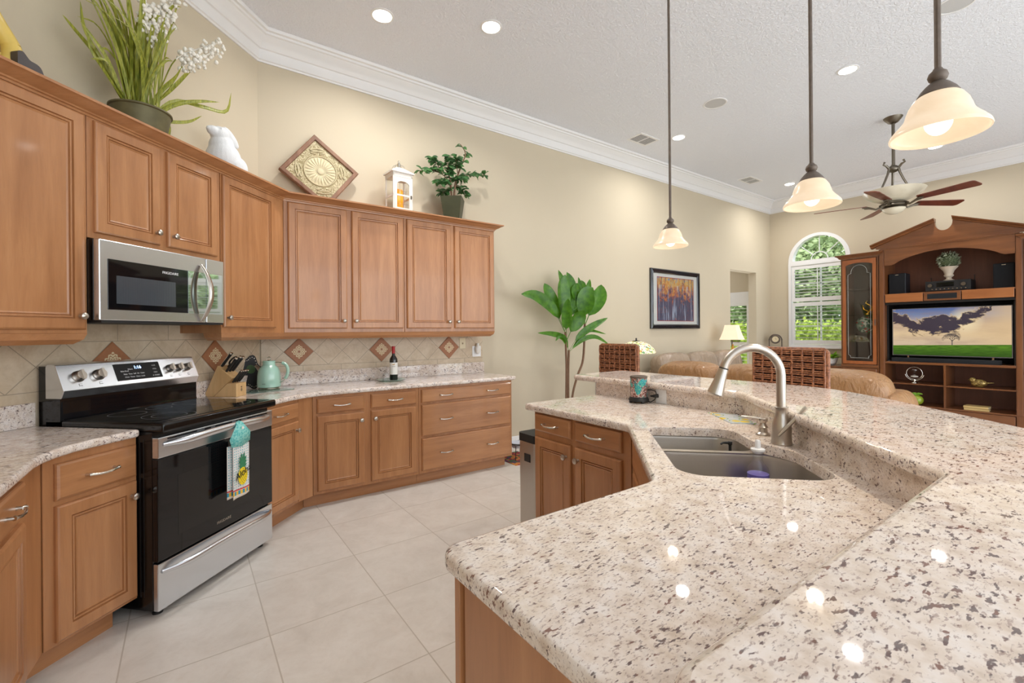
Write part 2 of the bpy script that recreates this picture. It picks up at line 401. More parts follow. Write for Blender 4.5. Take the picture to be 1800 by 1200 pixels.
def obj(name, mb, mat, parent=None, smooth=35, bev=0, seg=2, loc=None, rot=None, fixn=True, subs=0):
    me = bpy.data.meshes.new(name); me.from_pydata(mb.v, [], mb.f); me.update()
    mats = mat if isinstance(mat, (list, tuple)) else [mat]
    for m in mats: me.materials.append(M[m] if isinstance(m, str) else m)
    if len(mats) > 1: me.polygons.foreach_set('material_index', mb.mi)
    if fixn:
        import bmesh
        bm = bmesh.new(); bm.from_mesh(me)
        if fixn is True: bmesh.ops.remove_doubles(bm, verts=bm.verts, dist=1e-5)
        bmesh.ops.recalc_face_normals(bm, faces=bm.faces); bm.to_mesh(me); bm.free()
    if smooth:
        me.polygons.foreach_set('use_smooth', [True] * len(me.polygons))
        if smooth < 180: me.set_sharp_from_angle(angle=R(smooth))
    o = bpy.data.objects.new(name, me); COL.objects.link(o)
    if parent: o.parent = parent
    if loc: o.location = loc
    if rot: o.rotation_euler = rot
    if bev:
        b = o.modifiers.new('edge', 'BEVEL'); b.width = bev; b.segments = seg; b.limit_method = 'ANGLE'; b.angle_limit = R(35)
    if subs:
        b = o.modifiers.new('sub', 'SUBSURF'); b.levels = subs; b.render_levels = subs
    return o
def tag(o, label, cat, group=None):
    o['label'] = label; o['category'] = cat
    if group: o['group'] = group
    return o
def thing(name, label, cat, loc=(0, 0, 0), rz=0, group=None):
    o = bpy.data.objects.new(name, None); o.empty_display_size = 0.1; COL.objects.link(o); o.location = loc; o.rotation_euler = (0, 0, rz)
    return tag(o, label, cat, group)
def struct(name, mb, mat, **kw):
    o = obj(name, mb, mat, **kw)
    if not kw.get('parent'): o['kind'] = 'structure'
    return o
def copy_tree(o, parent=None):
    c = o.copy(); COL.objects.link(c); c.parent = parent
    for ch in list(o.children): copy_tree(ch, c)
    return c
def text(name, s, size, mat, parent, loc, rot, ext=0.0004, shear=0, align='CENTER'):
    cu = bpy.data.curves.new(name, 'FONT'); cu.body = s; cu.size = size; cu.extrude = ext; cu.align_x = align; cu.align_y = 'CENTER'; cu.shear = shear
    tmp = bpy.data.objects.new(name, cu); COL.objects.link(tmp); bpy.context.view_layer.update()
    me = bpy.data.meshes.new_from_object(tmp.evaluated_get(bpy.context.evaluated_depsgraph_get())); bpy.data.objects.remove(tmp)
    me.materials.clear(); me.materials.append(M[mat])
    o = bpy.data.objects.new(name, me); COL.objects.link(o); o.parent = parent; o.location = loc; o.rotation_euler = rot
    return o
FR = {'B': (0, 3.79, 0), 'BU': (0, 4.07, 0), 'L': (-3.027 / 2, 3.027 / 2, 45), 'LU': (-3.423 / 2, 3.423 / 2, 45), 'W': (-0.49, 0, 90),
      'I': (1.755, 0, -90), 'D': (0.16, -0.16, -135), 'R': (-2.87 / 2, 2.87 / 2, 45), 'MW': (-3.324 / 2, 3.324 / 2, 45)}
def at(fr, t, z=0):
    x, y, a = FR[fr]; return (x + t * math.cos(R(a)), y + t * math.sin(R(a)), z)
def ang(fr): return R(FR[fr][2])
# ================================================================== SHELL
CZ, YB, XF = 3.92, 4.40, 9.57
CX, CY = YB - 3.89, YB           # kitchen corner (0.51, 4.40)
WX = -1.10; WY = WX + 3.89       # next corner (-1.10, 2.79)
mb = MB().box(-4.2, XF + 0.15, -4.6, YB + 0.15, -0.12, 0); mb.box(5.4, XF + 0.15, YB + 0.15, 8.2, -0.12, 0)
struct('floor', mb, 'floor', smooth=0)
struct('ceiling', MB().box(-4.2, XF + 0.15, -4.6, YB + 0.15, CZ, CZ + 0.12), 'ceil', smooth=0)
# long wall with the doorway cut out of it
DX0, DX1, DZ = 8.05, 9.00, 2.475
mb = MB().box(CX - 0.05, DX0, YB, YB + 0.15, 0, CZ).box(DX1, XF, YB, YB + 0.15, 0, CZ).box(DX0, DX1, YB, YB + 0.15, DZ, CZ)
struct('wall_back', mb, 'wall', smooth=0)
mb = MB().prism([(CX, CY), (WX, WY), (WX - 0.106, WY + 0.106), (CX - 0.06, CY + 0.15)], 0, CZ); struct('wall_left', mb, 'wall', smooth=0)
struct('wall_side', MB().box(WX - 0.15, WX, -1.2, WY + 0.06, 0, CZ), 'wall', smooth=0)
# end wall with arched window and the neighbouring room's window
def arch(cx, w, z0, zs, n=24):
    r = w / 2
    return [(cx - r, z0), (cx + r, z0)] + [(cx + r * math.cos(PI * i / n), zs + r * math.sin(PI * i / n)) for i in range(n + 1)]
WCY, WW, WZ0, WZS = 3.545, 0.98, 1.035, 2.66
win2 = [(4.82, 0.35), (5.75, 0.35), (5.75, 2.08), (4.82, 2.08)]
T = Matrix(((0, 0, 1, 0), (1, 0, 0, 0), (0, 1, 0, 0), (0, 0, 0, 1)))
mb = MB().prism([(-4.6, 0), (8.2, 0), (8.2, CZ), (-4.6, CZ)], XF, XF + 0.15, 0, T, holes=[arch(WCY, WW, WZ0, WZS), win2])
struct('wall_right', mb, 'wall', smooth=0)
struct('wall_hall', MB().box(5.4, XF, 6.9, 7.0, 0, 2.75).box(5.4, 5.5, YB + 0.15, 6.9, 0, 2.75), 'wall', smooth=0)
struct('ceiling_hall', MB().box(5.4, XF, YB + 0.15, 6.95, 2.75, 2.8), 'ceil', smooth=0)
# crown moulding
cp = [(0, -0.235), (0.012, -0.235), (0.016, -0.222), (0.026, -0.216), (0.030, -0.150), (0.036, -0.138), (0.048, -0.132), (0.060, -0.112), (0.078, -0.085), (0.104, -0.062), (0.112, -0.050), (0.126, -0.044), (0.130, -0.028), (0.150, -0.024), (0.156, -0.012), (0.156, 0), (0, 0)]
struct('trim_crown', sweep([(WX, -1.2), (WX, WY), (CX, CY), (XF, YB), (XF, -4.5)], cp, z=CZ), 'white', smooth=30)
bp = [(0, 0), (0.014, 0), (0.014, 0.09), (0.008, 0.115), (0, 0.12)]
struct('baseboard_back', sweep([(2.78, YB), (DX0 - 0.01, YB)], bp), 'white'); struct('baseboard_corner', sweep([(DX1 + 0.01, YB), (XF, YB), (XF, 3.3)], bp), 'white')
# arched window: casing, fan-light, shutters, glass
def window():
    w = thing('window_1', 'arched window with plantation shutters', 'window', (XF, WCY, WZ0)); del w['category'], w['label']; w['kind'] = 'structure'
    def A(cx, wd, z0, zs): return arch(0 + cx, wd, z0 - WZ0, zs - WZ0)
    # arch casing
    outer = [(r_ * math.cos(PI * i / 24), WZS - WZ0 + r_ * math.sin(PI * i / 24)) for r_ in (0.51,) for i in range(25)]
    inner = [(0.435 * math.cos(PI * i / 24), WZS - WZ0 + 0.02 + 0.435 * math.sin(PI * i / 24)) for i in range(24, -1, -1)]
    obj('arch_casing', MB().prism(outer + [(-0.51, WZS - WZ0 - 0.06), (0.51, WZS - WZ0 - 0.06)][::1], -0.012, 0.10, 0, T, holes=[inner]), 'shutter', w)
    mb = MB(); zc = WZS - WZ0 + 0.02
    for a in (R(42), R(90), R(138)):
        mb.tube([(0.06, math.cos(a) * 0.13, zc + math.sin(a) * 0.13), (0.06, math.cos(a) * 0.44, zc + math.sin(a) * 0.44)], 0.008, 6)
    mb.tube([(0.06, 0.14 * math.cos(PI * i / 16), zc + 0.14 * math.sin(PI * i / 16)) for i in range(17)], 0.008, 6)
    obj('fan_light_bars', mb, 'shutter', w)
    # shutter frame
    h0, h1 = 0.0, WZS - WZ0 - 0.03; mb = MB(); W2 = 0.505
    mb.box(-0.03, 0.05, -W2, -W2 + 0.05, h0, h1).box(-0.03, 0.05, W2 - 0.05, W2, h0, h1).box(-0.03, 0.05, -W2 + 0.05, W2 - 0.05, h1 - 0.045, h1).box(-0.03, 0.05, -W2 + 0.05, W2 - 0.05, h0, h0 + 0.05)
    mb.box(-0.05, -0.0, -W2 - 0.02, W2 + 0.02, h0 - 0.025, h0)
    obj('window_frame', mb, 'shutter', w, smooth=0, fixn=False)
    for z0, z1, ns in ((0.055, 0.845, 9), (0.865, h1 - 0.05, 9)):
        mb = MB(); a, b = -W2 + 0.055, W2 - 0.055
        mb.box(-0.02, 0.01, a, a + 0.05, z0, z1).box(-0.02, 0.01, b - 0.05, b, z0, z1).box(-0.02, 0.01, a + 0.05, b - 0.05, z0, z0 + 0.075).box(-0.02, 0.01, a + 0.05, b - 0.05, z1 - 0.065, z1)
        p = obj('shutter_panel', mb, 'shutter', w, smooth=0, fixn=False)
        mb = MB(); zz0, zz1 = z0 + 0.085, z1 - 0.075
        for k in range(ns):
            zc = zz0 + (k + 0.5) * (zz1 - zz0) / ns
            M4 = Matrix.Translation((-0.005, 0, zc)) @ Matrix.Rotation(R(12), 4, 'Y')
            mb.add([(-0.03, a + 0.05, 0), (0, a + 0.05, 0.005), (0.03, a + 0.05, 0), (0, a + 0.05, -0.005), (-0.03, b - 0.05, 0), (0, b - 0.05, 0.005), (0.03, b - 0.05, 0), (0, b - 0.05, -0.005)], [(0, 1, 5, 4), (1, 2, 6, 5), (2, 3, 7, 6), (3, 0, 4, 7)], 0, M4)
        obj('louvres', mb, 'shutter', p, smooth=0)
        obj('tilt_rod', MB().box(-0.045, -0.035, -0.006, 0.006, zz0, zz1), 'shutter', p)
    mb = MB().box(0.115, 0.12, -0.49, 0.49, 0, h1); mb.prism(A(0, 0.97, WZS, WZS), 0.115, 0.12, 0, T); obj('pane', mb, 'pane', w, smooth=0)
    mb = MB().box(0.10, 0.125, -0.012, 0.012, 0, h1).box(0.10, 0.125, -0.49, 0.49, h1 / 2 - 0.02, h1 / 2 + 0.02).box(0.10, 0.125, -0.49, 0.49, h1 * 0.25, h1 * 0.25 + 0.012).box(0.10, 0.125, -0.49, 0.49, h1 * 0.75, h1 * 0.75 + 0.012); obj('sash_bars', mb, 'shutter', w)
window()
def window2():
    w = thing('window_2', 'x', 'x', (XF, 5.285, 0.35)); del w['category'], w['label']; w['kind'] = 'structure'; W2, H2 = 0.465, 1.73
    mb = MB().box(-0.02, 0.06, -W2, -W2 + 0.05, 0, H2).box(-0.02, 0.06, W2 - 0.05, W2, 0, H2).box(-0.02, 0.06, -W2 + .05, W2 - .05, H2 - 0.2, H2).box(-0.02, 0.06, -W2 + .05, W2 - .05, 0, 0.06).box(-0.02, 0.06, -W2 + .05, W2 - .05, 0.68, 0.76)
    mb.box(-0.02, 0.0, -W2 - 0.06, W2 + 0.06, H2, H2 + 0.09); obj('window_frame', mb, 'shutter', w, smooth=0, fixn=False)
    mb = MB()
    for k in range(20):
        zc = 0.08 + k * 0.073
        if 0.66 < zc < 0.77: continue
        mb.box(-0.02, 0.04, -W2 + 0.05, W2 - 0.05, zc, zc + 0.008, 0)
    obj('louvres', mb, 'shutter', w, smooth=0); obj('pane', MB().box(0.1, 0.105, -W2, W2, 0, H2), 'pane', w, smooth=0)
window2()
# backsplash tile (structure) and clay deco tiles set in it
struct('trim_backsplash_back', MB().box(CX + 0.01, 2.735, YB - 0.012, YB, 0.92, 1.42), 'splashB', smooth=0)
MLw = Matrix.Translation((-3.89 / 2, 3.89 / 2, 0)) @ Matrix.Rotation(R(45), 4, 'Z')
struct('trim_backsplash_left', MB().box(1.19, 3.455, -0.012, 0, 0.60, 1.45, 0, MLw), 'splashL', smooth=0)
struct('trim_backsplash_side', MB().box(WX, WX + 0.012, 0.6, WY, 0.92, 1.42), 'splashB', smooth=0)
def deco(loc, rz):
    mb = MB(); h = 0.121; rg = [[(s * (h - i) * a, -d, s2 * (h - i) * b) for s, a, s2, b in ((1, 1, 0, 0), (0, 0, 1, 1), (-1, 1, 0, 0), (0, 0, -1, 1))] for i, d in ((0, 0), (0.0, 0.004), (0.004, 0.0065))]
    mb.rings(rg); o = obj('trim_clay_tile', mb, 'deco', smooth=0, loc=loc, rot=(0, 0, rz)); o['kind'] = 'structure'
for xx in (0.817, 1.565, 2.308): deco((xx, YB - 0.012, 1.2035), 0)
for tt in (1.4977, 2.2426, 2.9875): q = MLw @ Vector((tt, -0.012, 1.2035)); deco(q, R(45))

# ================================================================== CABINET PARTS
def door(par, x0, x1, z0, z1, knob=None, up=True, name='door', bw=0.052, th=0.02):
    def rg(i, y): return [(x0 + i, y, z0 + i), (x1 - i, y, z0 + i), (x1 - i, y, z1 - i), (x0 + i, y, z1 - i)]
    prof = [(0, 0), (0, -th * 0.55), (0.003, -th * 0.8), (0.009, -th), (bw, -th), (bw + 0.002, -th * 0.50), (bw + 0.005, -th * 0.50), (bw + 0.007, -th * 0.80), (bw + 0.013, -th * 0.76), (bw + 0.015, -th * 0.36), (bw + 0.018, -th * 0.36), (bw + 0.020, -th * 0.60), (bw + 0.027, -th * 0.46)]
    mb = MB().rings([rg(i, y) for i, y in prof]); d = obj(name, mb, 'cab', par, smooth=0)
    if knob:
        kx = x1 - 0.030 if knob == 'R' else x0 + 0.030; kz = (z1 - 0.065) if up else (z0 + 0.065)
        M4 = Matrix.Translation((kx, -th, kz)) @ Matrix.Rotation(R(90), 4, 'X')
        obj('knob', MB().lathe([(0.009, 0), (0.0075, 0.004), (0.0055, 0.010), (0.007, 0.014), (0.0145, 0.018), (0.017, 0.024), (0.0155, 0.030), (0.008, 0.034), (0.0, 0.035)], 18, M4=M4), 'nickel', d)
    return d
def drawer(par, x0, x1, z0, z1, pulls=(0.5,), th=0.02):
    def rg(i, y): return [(x0 + i, y, z0 + i), (x1 - i, y, z0 + i), (x1 - i, y, z1 - i), (x0 + i, y, z1 - i)]
    d = obj('drawer', MB().rings([rg(i, y) for i, y in ((0, 0), (0, -th * 0.5), (0.003, -th * 0.75), (0.011, -th))]), 'cabx', par, smooth=0)
    for f in pulls:
        cx, cz = x0 + (x1 - x0) * f, (z0 + z1) / 2; mb = MB(); w = 0.062
        pts = [(cx + w * s, -th - y, cz - dz) for s, y, dz in ((-1.0, 0.020, 0), (-0.8, 0.024, 0.001), (-0.45, 0.031, 0.004), (0, 0.034, 0.005), (0.45, 0.031, 0.004), (0.8, 0.024, 0.001), (1.0, 0.020, 0))]
        mb.tube(pts, [0.0062, 0.006, 0.0052, 0.005, 0.0052, 0.006, 0.0062], 10)
        for s in (-1, 1):
            mb.tube([(cx + s * w * 0.93, -th, cz), (cx + s * w * 0.93, -th - 0.022, cz)], [0.0075, 0.0055], 10)
            for q in (1.0, 0.93, 0.86): mb.tube([(cx + s * w * (q - 0.012), -th - 0.022, cz), (cx + s * w * (q + 0.012), -th - 0.0215, cz)], 0.0075, 10)
        obj('handle', mb, 'chrome', d)
    return d
def carcass(par, w, z0, z1, depth, mat='cab', left=0.0): return obj('carcass', MB().box(-left, w, 0, depth, z0, z1), mat, par, smooth=0, bev=0.0015, seg=1)

# ---- base cabinets on the long wall
def base(fr, t0, w, label, group=None):
    return thing('base_cabinet', label, 'cabinet', at(fr, t0), ang(fr), group)
ZT = 0.874
c = base('B', 0.80, 0.885, 'maple base cabinet with two doors and two drawers under the long wall counter')
carcass(c, 0.885, 0.10, ZT, 0.595); obj('toe_kick', MB().box(-0.06, 0.885, 0.06, 0.08, 0, 0.10), 'cabx', c, smooth=0)
obj('corner_stile', MB().prism([(-0.128, -0.063), (-0.118, -0.075), (-0.004, -0.006), (-0.003, 0.02), (-0.06, 0.02)], 0.10, ZT), 'cab', c, smooth=0)
drawer(c, 0.03, 0.40, 0.735, 0.852); door(c, 0.03, 0.40, 0.125, 0.715, 'R')
drawer(c, 0.455, 0.86, 0.735, 0.852); door(c, 0.455, 0.86, 0.125, 0.715, 'L')
c2 = base('B', 1.687, 1.02, 'maple drawer base with three wide drawers, each with two pulls, at the counter end')
carcass(c2, 1.02, 0.10, ZT, 0.595); obj('toe_kick', MB().box(0, 0.97, 0.06, 0.08, 0, 0.10), 'cabx', c2, smooth=0)
for z0, z1 in ((0.735, 0.852), (0.435, 0.715), (0.125, 0.415)): drawer(c2, 0.025, 1.0, z0, z1, (0.24, 0.76))
# ---- angled run right of the range
c = base('L', 2.680, 0.42, 'narrow angled maple base cabinet between the range and the corner')
carcass(c, 0.42, 0.10, ZT, 0.59); obj('toe_kick', MB().box(0, 0.562, 0.06, 0.08, 0, 0.10), 'cabx', c, smooth=0)
drawer(c, 0.03, 0.405, 0.735, 0.852, (0.42,)); door(c, 0.03, 0.405, 0.125, 0.715, 'R')
# ---- left of the range
c = base('L', 1.480, 0.382, 'angled maple base cabinet left of the range with one drawer over one door')
carcass(c, 0.382, 0.10, ZT, 0.59); obj('toe_kick', MB().box(-0.03, 0.315, 0.06, 0.08, 0, 0.10), 'cabx', c, smooth=0)
drawer(c, 0.037, 0.372, 0.690, 0.840); door(c, 0.037, 0.372, 0.115, 0.668, 'R')
# ---- side run facing the kitchen
c = base('W', 1.62, 0.755, 'maple base cabinet at the left picture edge with drawer pull and door')
carcass(c, 0.755, 0.10, ZT, 0.58); obj('toe_kick', MB().box(0, 0.80, 0.06, 0.08, 0, 0.10), 'cabx', c, smooth=0)
obj('corner_stile', MB().prism([(0.752, 0.0), (0.755, 0.03), (0.93, 0.04), (0.942, -0.018)], 0.10, ZT), 'cab', c, smooth=0)
drawer(c, 0.03, 0.735, 0.715, 0.840, (0.74,)); door(c, 0.03, 0.735, 0.125, 0.690, None)
door(c, 0.40, 0.735, 0.125, 0.690, 'L') if False else None

# ---- upper cabinets
UZ0, UZ1 = 1.372, 2.455
def upper(fr, t0, w, label, z0=UZ0, z1=UZ1, group=None): return thing('wall_cabinet', label, 'cabinet', at(fr, t0, 0), ang(fr), group)
c = upper('BU', 0.649, 1.026, 'maple wall cabinet with a pair of doors, on the long wall above the wine bottle'); carcass(c, 1.026, UZ0, UZ1, 0.32)
door(c, 0.030, 0.498, 1.405, 2.437, 'R', False); door(c, 0.540, 1.013, 1.405, 2.437, 'L', False)
c = upper('BU', 1.679, 1.013, 'maple wall cabinet with a pair of narrow doors at the open end'); carcass(c, 1.013, UZ0, UZ1, 0.32)
door(c, 0.02, 0.487, 1.405, 2.437, 'R', False); door(c, 0.527, 1.0, 1.405, 2.437, 'L', False)
c = upper('LU', 2.695, 0.545, 'maple wall cabinet with one door, right of the microwave'); obj('carcass', MB().prism([(0, 0), (0.640, 0), (0.772, 0.32), (0, 0.32)], UZ0, UZ1), 'cab', c, smooth=0); door(c, 0.008, 0.528, 1.410, 2.437, 'L', False)
c = upper('LU', 1.868, 0.82, 'short maple wall cabinet with two doors above the microwave'); carcass(c, 0.82, 1.845, UZ1, 0.32)
door(c, 0.028, 0.380, 1.875, 2.432, 'R', False); door(c, 0.426, 0.785, 1.875, 2.432, 'L', False)
c = upper('LU', 1.205, 0.66, 'tall maple wall cabinet at the left picture edge, beside the microwave'); carcass(c, 0.66, UZ0, UZ1, 0.32); door(c, 0.03, 0.645, 1.390, 2.437, 'R', False)
o_ = obj('corner_stile', MB().prism([(0.660, 3.985), (0.700, 4.069), (0.690, 4.16), (0.60, 4.085), (0.645, 4.069)], UZ0, UZ1), 'cab', smooth=0) if False else None
# crown over the cabinets and light rails below
crp = [(0, 0), (0.006, 0.0), (0.008, 0.010), (0.016, 0.013), (0.018, 0.020), (0.040, 0.030), (0.062, 0.044), (0.070, 0.048), (0.080, 0.050), (0.080, 0.062), (0, 0.062)]
kk = 3.423
pL = lambda t, k=kk: ((t - k / R2) / R2, (t + k / R2) / R2)
bend = (4.07 - kk, 4.07)
path = [pL(1.205), bend, (2.692, 4.07), (2.692, 4.39)]
t_ = obj('cabinet_crown', sweep(path, crp, z=2.442), 'cabx', smooth=30); tag(t_, 'maple crown moulding running along the tops of all wall cabinets', 'moulding')
obj('top_board', MB().prism([pL(1.205), bend, (2.692, 4.07), (2.692, 4.395), (CX + 0.003, 4.395), pL(1.205, 3.885)], 2.457, 2.468), 'cabx', t_, smooth=0)
lrp = [(0.002, 0), (-0.002, -0.012), (-0.008, -0.030), (-0.030, -0.048), (-0.034, -0.052), (-0.050, -0.052), (-0.050, 0)]
o = obj('light_rail', sweep([pL(1.205), pL(1.863), pL(1.863, 3.60)], lrp, z=UZ0), 'cabx', smooth=30); tag(o, 'maple light rail under the tall cabinet left of the microwave', 'moulding')
o = obj('light_rail', sweep([pL(2.697, 3.62), pL(2.697), bend, (2.692, 4.07), (2.692, 4.39)], lrp, z=UZ0), 'cabx', smooth=30); tag(o, 'long maple light rail under the cabinets right of the microwave', 'moulding')

# ---- kitchen counters
kc = 2.985
def pK(t, k): return ((t - k / R2) / R2, (t + k / R2) / R2)
CT0, CT1 = 0.875, 0.911
poly = rnd_poly([(-0.45, 0.9), (-0.45, kc - 0.45, 0.45), (*pK(1.862, kc), 0.02), pK(1.862, 3.862), (WX + 0.02, WY - 0.03), (WX + 0.02, 0.9)])
o = obj('countertop', slab(poly, CT0, CT1), 'granite', smooth=40, fixn='n'); tag(o, 'speckled granite countertop left of the range, curving to the picture edge', 'countertop')
o = obj('granite_upstand', MB().box(1.18, 1.855, -0.032, -0.012, CT1, 1.028, 0, MLw), 'granite', smooth=0, bev=0.003); tag(o, 'low granite upstand left of the range backguard', 'upstand')
poly = rnd_poly([(*pK(2.674, kc), 0.02), (3.755 - kc, 3.755, 0.5), (2.752, 3.755, 0.03), (2.752, YB - 0.012), (CX + 0.01, YB - 0.012), pK(2.674, 3.862)])
o = obj('countertop', slab(poly, CT0, CT1), 'granite', smooth=40, fixn='n'); tag(o, 'long granite countertop under the wine bottle on the back wall', 'countertop')
o = obj('granite_upstand', MB().box(CX + 0.02, 2.745, YB - 0.032, YB - 0.012, CT1, 1.028), 'granite', smooth=0, bev=0.003); tag(o, 'long low granite upstand behind the wine bottle', 'upstand')
o = obj('granite_upstand', MB().box(2.69, 3.44, -0.032, -0.012, CT1, 1.028, 0, MLw), 'granite', smooth=0, bev=0.003); tag(o, 'short granite upstand behind the knife block', 'upstand')

# ================================================================== RANGE
r = thing('electric_range', 'freestanding stainless and black electric range with smooth glass cooktop', 'stove', at('R', 1.868), ang('R')); RW = 0.80
mb = MB().box(0, RW, 0.03, 0.695, 0.035, 0.895); obj('body', mb, 'black', r, smooth=0, bev=0.004)
mb = MB()
for q in range(2):
    mb.box(-0.001, 0.0, 0.075 + q * 0.02, 0.079 + q * 0.02, 0.10, 0.86)
obj('side_seam', mb, 'blackm', r, smooth=0)
for fx, fy in ((0.05, 0.06), (0.75, 0.06), (0.05, 0.62), (0.75, 0.62)): obj('foot', MB().lathe([(0.022, 0), (0.022, 0.012), (0.012, 0.016), (0.012, 0.036)], 14, (fx, fy, 0)), 'blackm', r)
def bow(par, z, y, w0, w1, sag, rad, mat='steel'):
    n = 14; pts = []; rr = []
    for i in range(n + 1):
        s = i / n; q = math.sin(PI * s); pts.append((w0 + (w1 - w0) * s, y - 0.052 * min(1, q * 1.9) ** 0.6, z - sag * (1 - q))); rr.append(rad * (0.55 + 0.45 * min(1, q * 2.2)))
    return obj('handle', MB().tube(pts, rr, 12, flat=1.35), mat, par)
d = obj('storage_drawer', MB().box(0, RW, 0, 0.03, 0.035, 0.262), 'steel', r, smooth=0, bev=0.006); bow(d, 0.232, 0.0, 0.02, RW - 0.02, 0.012, 0.0125)
d = obj('oven_door', MB().box(0, RW, 0.0, 0.03, 0.272, 0.766), 'bglass', r, smooth=0, bev=0.004)
obj('inner_window', MB().box(0.11, RW - 0.11, -0.0006, 0, 0.36, 0.66), 'black', d, smooth=0)
text('lettering', 'FRIGIDAIRE', 0.020, 'nickel', d, (0.40, -0.0012, 0.315), (R(90), 0, 0))
b = obj('door_band', MB().box(0, RW, -0.004, 0.03, 0.768, 0.868), 'steel', d, smooth=0, bev=0.004); bow(d, 0.845, -0.002, 0.03, RW - 0.03, 0.014, 0.0145)
mb = MB()
for x0, x1 in ((0.05, 0.22), (0.27, 0.31), (0.34, 0.46), (0.49, 0.53), (0.58, 0.75)): mb.box(x0, x1, -0.0052, -0.003, 0.852, 0.859)
obj('vent_slots', mb, 'black', d, smooth=0)
# cooktop
tp = obj('cooktop', MB().box(0, RW, -0.035, 0.56, 0.893, 0.938), 'black', r, smooth=35, bev=0.012, seg=4)
obj('cooktop_glass', MB().box(0.02, RW - 0.02, 0.005, 0.54, 0.937, 0.940), 'bglass', r, smooth=0)
mb = MB()
for cx, cy, ra in ((0.20, 0.14, 0.115), (0.20, 0.14, 0.075), (0.60, 0.14, 0.115), (0.20, 0.40, 0.08), (0.60, 0.40, 0.095), (0.40, 0.42, 0.06)):
    mb.open_lathe([(ra, 0.9404), (ra + 0.003, 0.9404)], 40, (cx, cy, 0))
obj('burner_rings', mb, plain('ring_grey', (110, 112, 116), 0.4), r, smooth=0, fixn=False)
# backguard: profile in (y, z)
pf = [(0.555, 1.045), (0.538, 1.085), (0.590, 1.213), (0.635, 1.220), (0.650, 1.205), (0.650, 1.045)]
bgd = obj('backguard', MB().xprism(pf, 0, RW), 'steel', r, smooth=0, bev=0.003)
obj('backguard_side', MB().box(0.001, RW - 0.001, 0.648, 0.69, 0.90, 1.207).box(0.0, RW, 0.560, 0.66, 0.93, 1.046), 'black', r, smooth=0)
obj('lower_panel', MB().xprism([(0.545, 0.936), (0.552, 0.945), (0.556, 1.030), (0.564, 1.030), (0.575, 0.936)], 0.008, RW - 0.008), 'bglass', r, smooth=0)
sl = math.atan2(0.590 - 0.538, 1.213 - 1.085)   # lean of the face
FM = Matrix.Translation((0, 0.538, 1.085)) @ Matrix.Rotation(-sl, 4, 'X')   # local z runs up the face, -y is out
def onface(x, s): return FM @ Vector((x, 0, s))
obj('control_panel', MB().box(0.272, 0.545, -0.0015, 0.002, 0.022, 0.122, 0, FM), 'blackm', bgd, smooth=0, bev=0.001)
rotf = (R(90) - sl, 0, 0)
text('clock_digits', '1:16', 0.026, 'digits', bgd, tuple(FM @ Vector((0.405, -0.003, 0.095))), rotf)
for s_, x_, z_ in (('Bake Broil', 0.325, 0.076), ('Warm', 0.36, 0.086), ('Bake  Time  Self  Air  Conv', 0.375, 0.058), ('Oven  Timer  Clean  Lock', 0.375, 0.040), ('7 8 9', 0.505, 0.055), ('4 5 6', 0.505, 0.077), ('1 2 3', 0.505, 0.099), ('0  START', 0.505, 0.036)):
    text('key_legend', s_, 0.011, 'shutter', bgd, tuple(FM @ Vector((x_, -0.003, z_))), rotf)
for kx in (0.085, 0.185, 0.605, 0.665, 0.730):
    M4 = FM @ Matrix.Translation((kx, -0.001, 0.070)) @ Matrix.Rotation(R(90), 4, 'X'); big = 1.0 if kx < 0.3 else 0.85
    mb = MB().lathe([(0.030 * big, 0), (0.029 * big, 0.006), (0.026 * big, 0.009), (0.025 * big, 0.026), (0.022 * big, 0.030), (0, 0.030)], 24, M4=M4); mb.box(-0.006, 0.006, -0.025 * big, 0.025 * big, 0.028, 0.040, 0, M4 @ Matrix.Rotation(R(90), 4, 'X') @ Matrix.Rotation(R(-90), 4, 'X'))
    obj('control_knob', mb, 'nickel', bgd)
    obj('burner_mark', MB().box(kx - 0.008, kx + 0.008, -0.0008, 0, 0.018, 0.020, 0, FM).box(kx - 0.008, kx + 0.008, -0.0008, 0, 0.030, 0.031, 0, FM).box(kx - 0.008, kx - 0.007, -0.0008, 0, 0.018, 0.031, 0, FM), 'blackm', bgd, smooth=0)
# cooktop lamp of the microwave: the white light that falls on the backguard
def spot_area(loc, w, d, p, col):
    return area('microwave_cooktop_light', loc, (0, 0, R(45)), w, d, p, col)
q = Vector(at('MW', 2.05, 1.428)) + Vector((-0.7071, 0.7071, 0)) * 0.24; spot_area(q, 0.10, 0.06, 7.0, (0.72, 0.88, 1.0))
q = Vector(at('MW', 2.47, 1.428)) + Vector((-0.7071, 0.7071, 0)) * 0.24; spot_area(q, 0.10, 0.06, 3.0, (0.72, 0.88, 1.0))

# ================================================================== MICROWAVE
m = thing('microwave', 'stainless over-the-range microwave with black glass window and arched handle', 'microwave', at('MW', 1.866), ang('MW')); MW = 0.776
obj('body', MB().box(0, MW, 0.035, 0.385, 1.436, 1.838), 'black', m, smooth=0, bev=0.003)
obj('grille', MB().box(0.01, MW - 0.01, 0.0, 0.33, 1.424, 1.436), 'blackm', m, smooth=0)
d = obj('door', MB().box(0, 0.633, 0, 0.035, 1.436, 1.837), 'steel', m, smooth=0, bev=0.005)
obj('window', MB().box(0.040, 0.502, -0.002, 0.002, 1.490, 1.744), 'bglass', d, smooth=0, bev=0.002)
t = NT('microwave_screen'); x, y, z = t.sep(t.pos('obj')); w = t.math('GREATER_THAN', t.math('FRACT', t.math('MULTIPLY', x, 180)), 0.5)
t.col(t.mix(w, lin((52, 56, 62)), lin((84, 90, 96)))); t.set(0.12, 0, coat=0.5); M['mwscreen'] = t.m
obj('inner_screen', MB().box(0.082, 0.418, -0.003, 0.0, 1.522, 1.664), 'mwscreen', d, smooth=0)
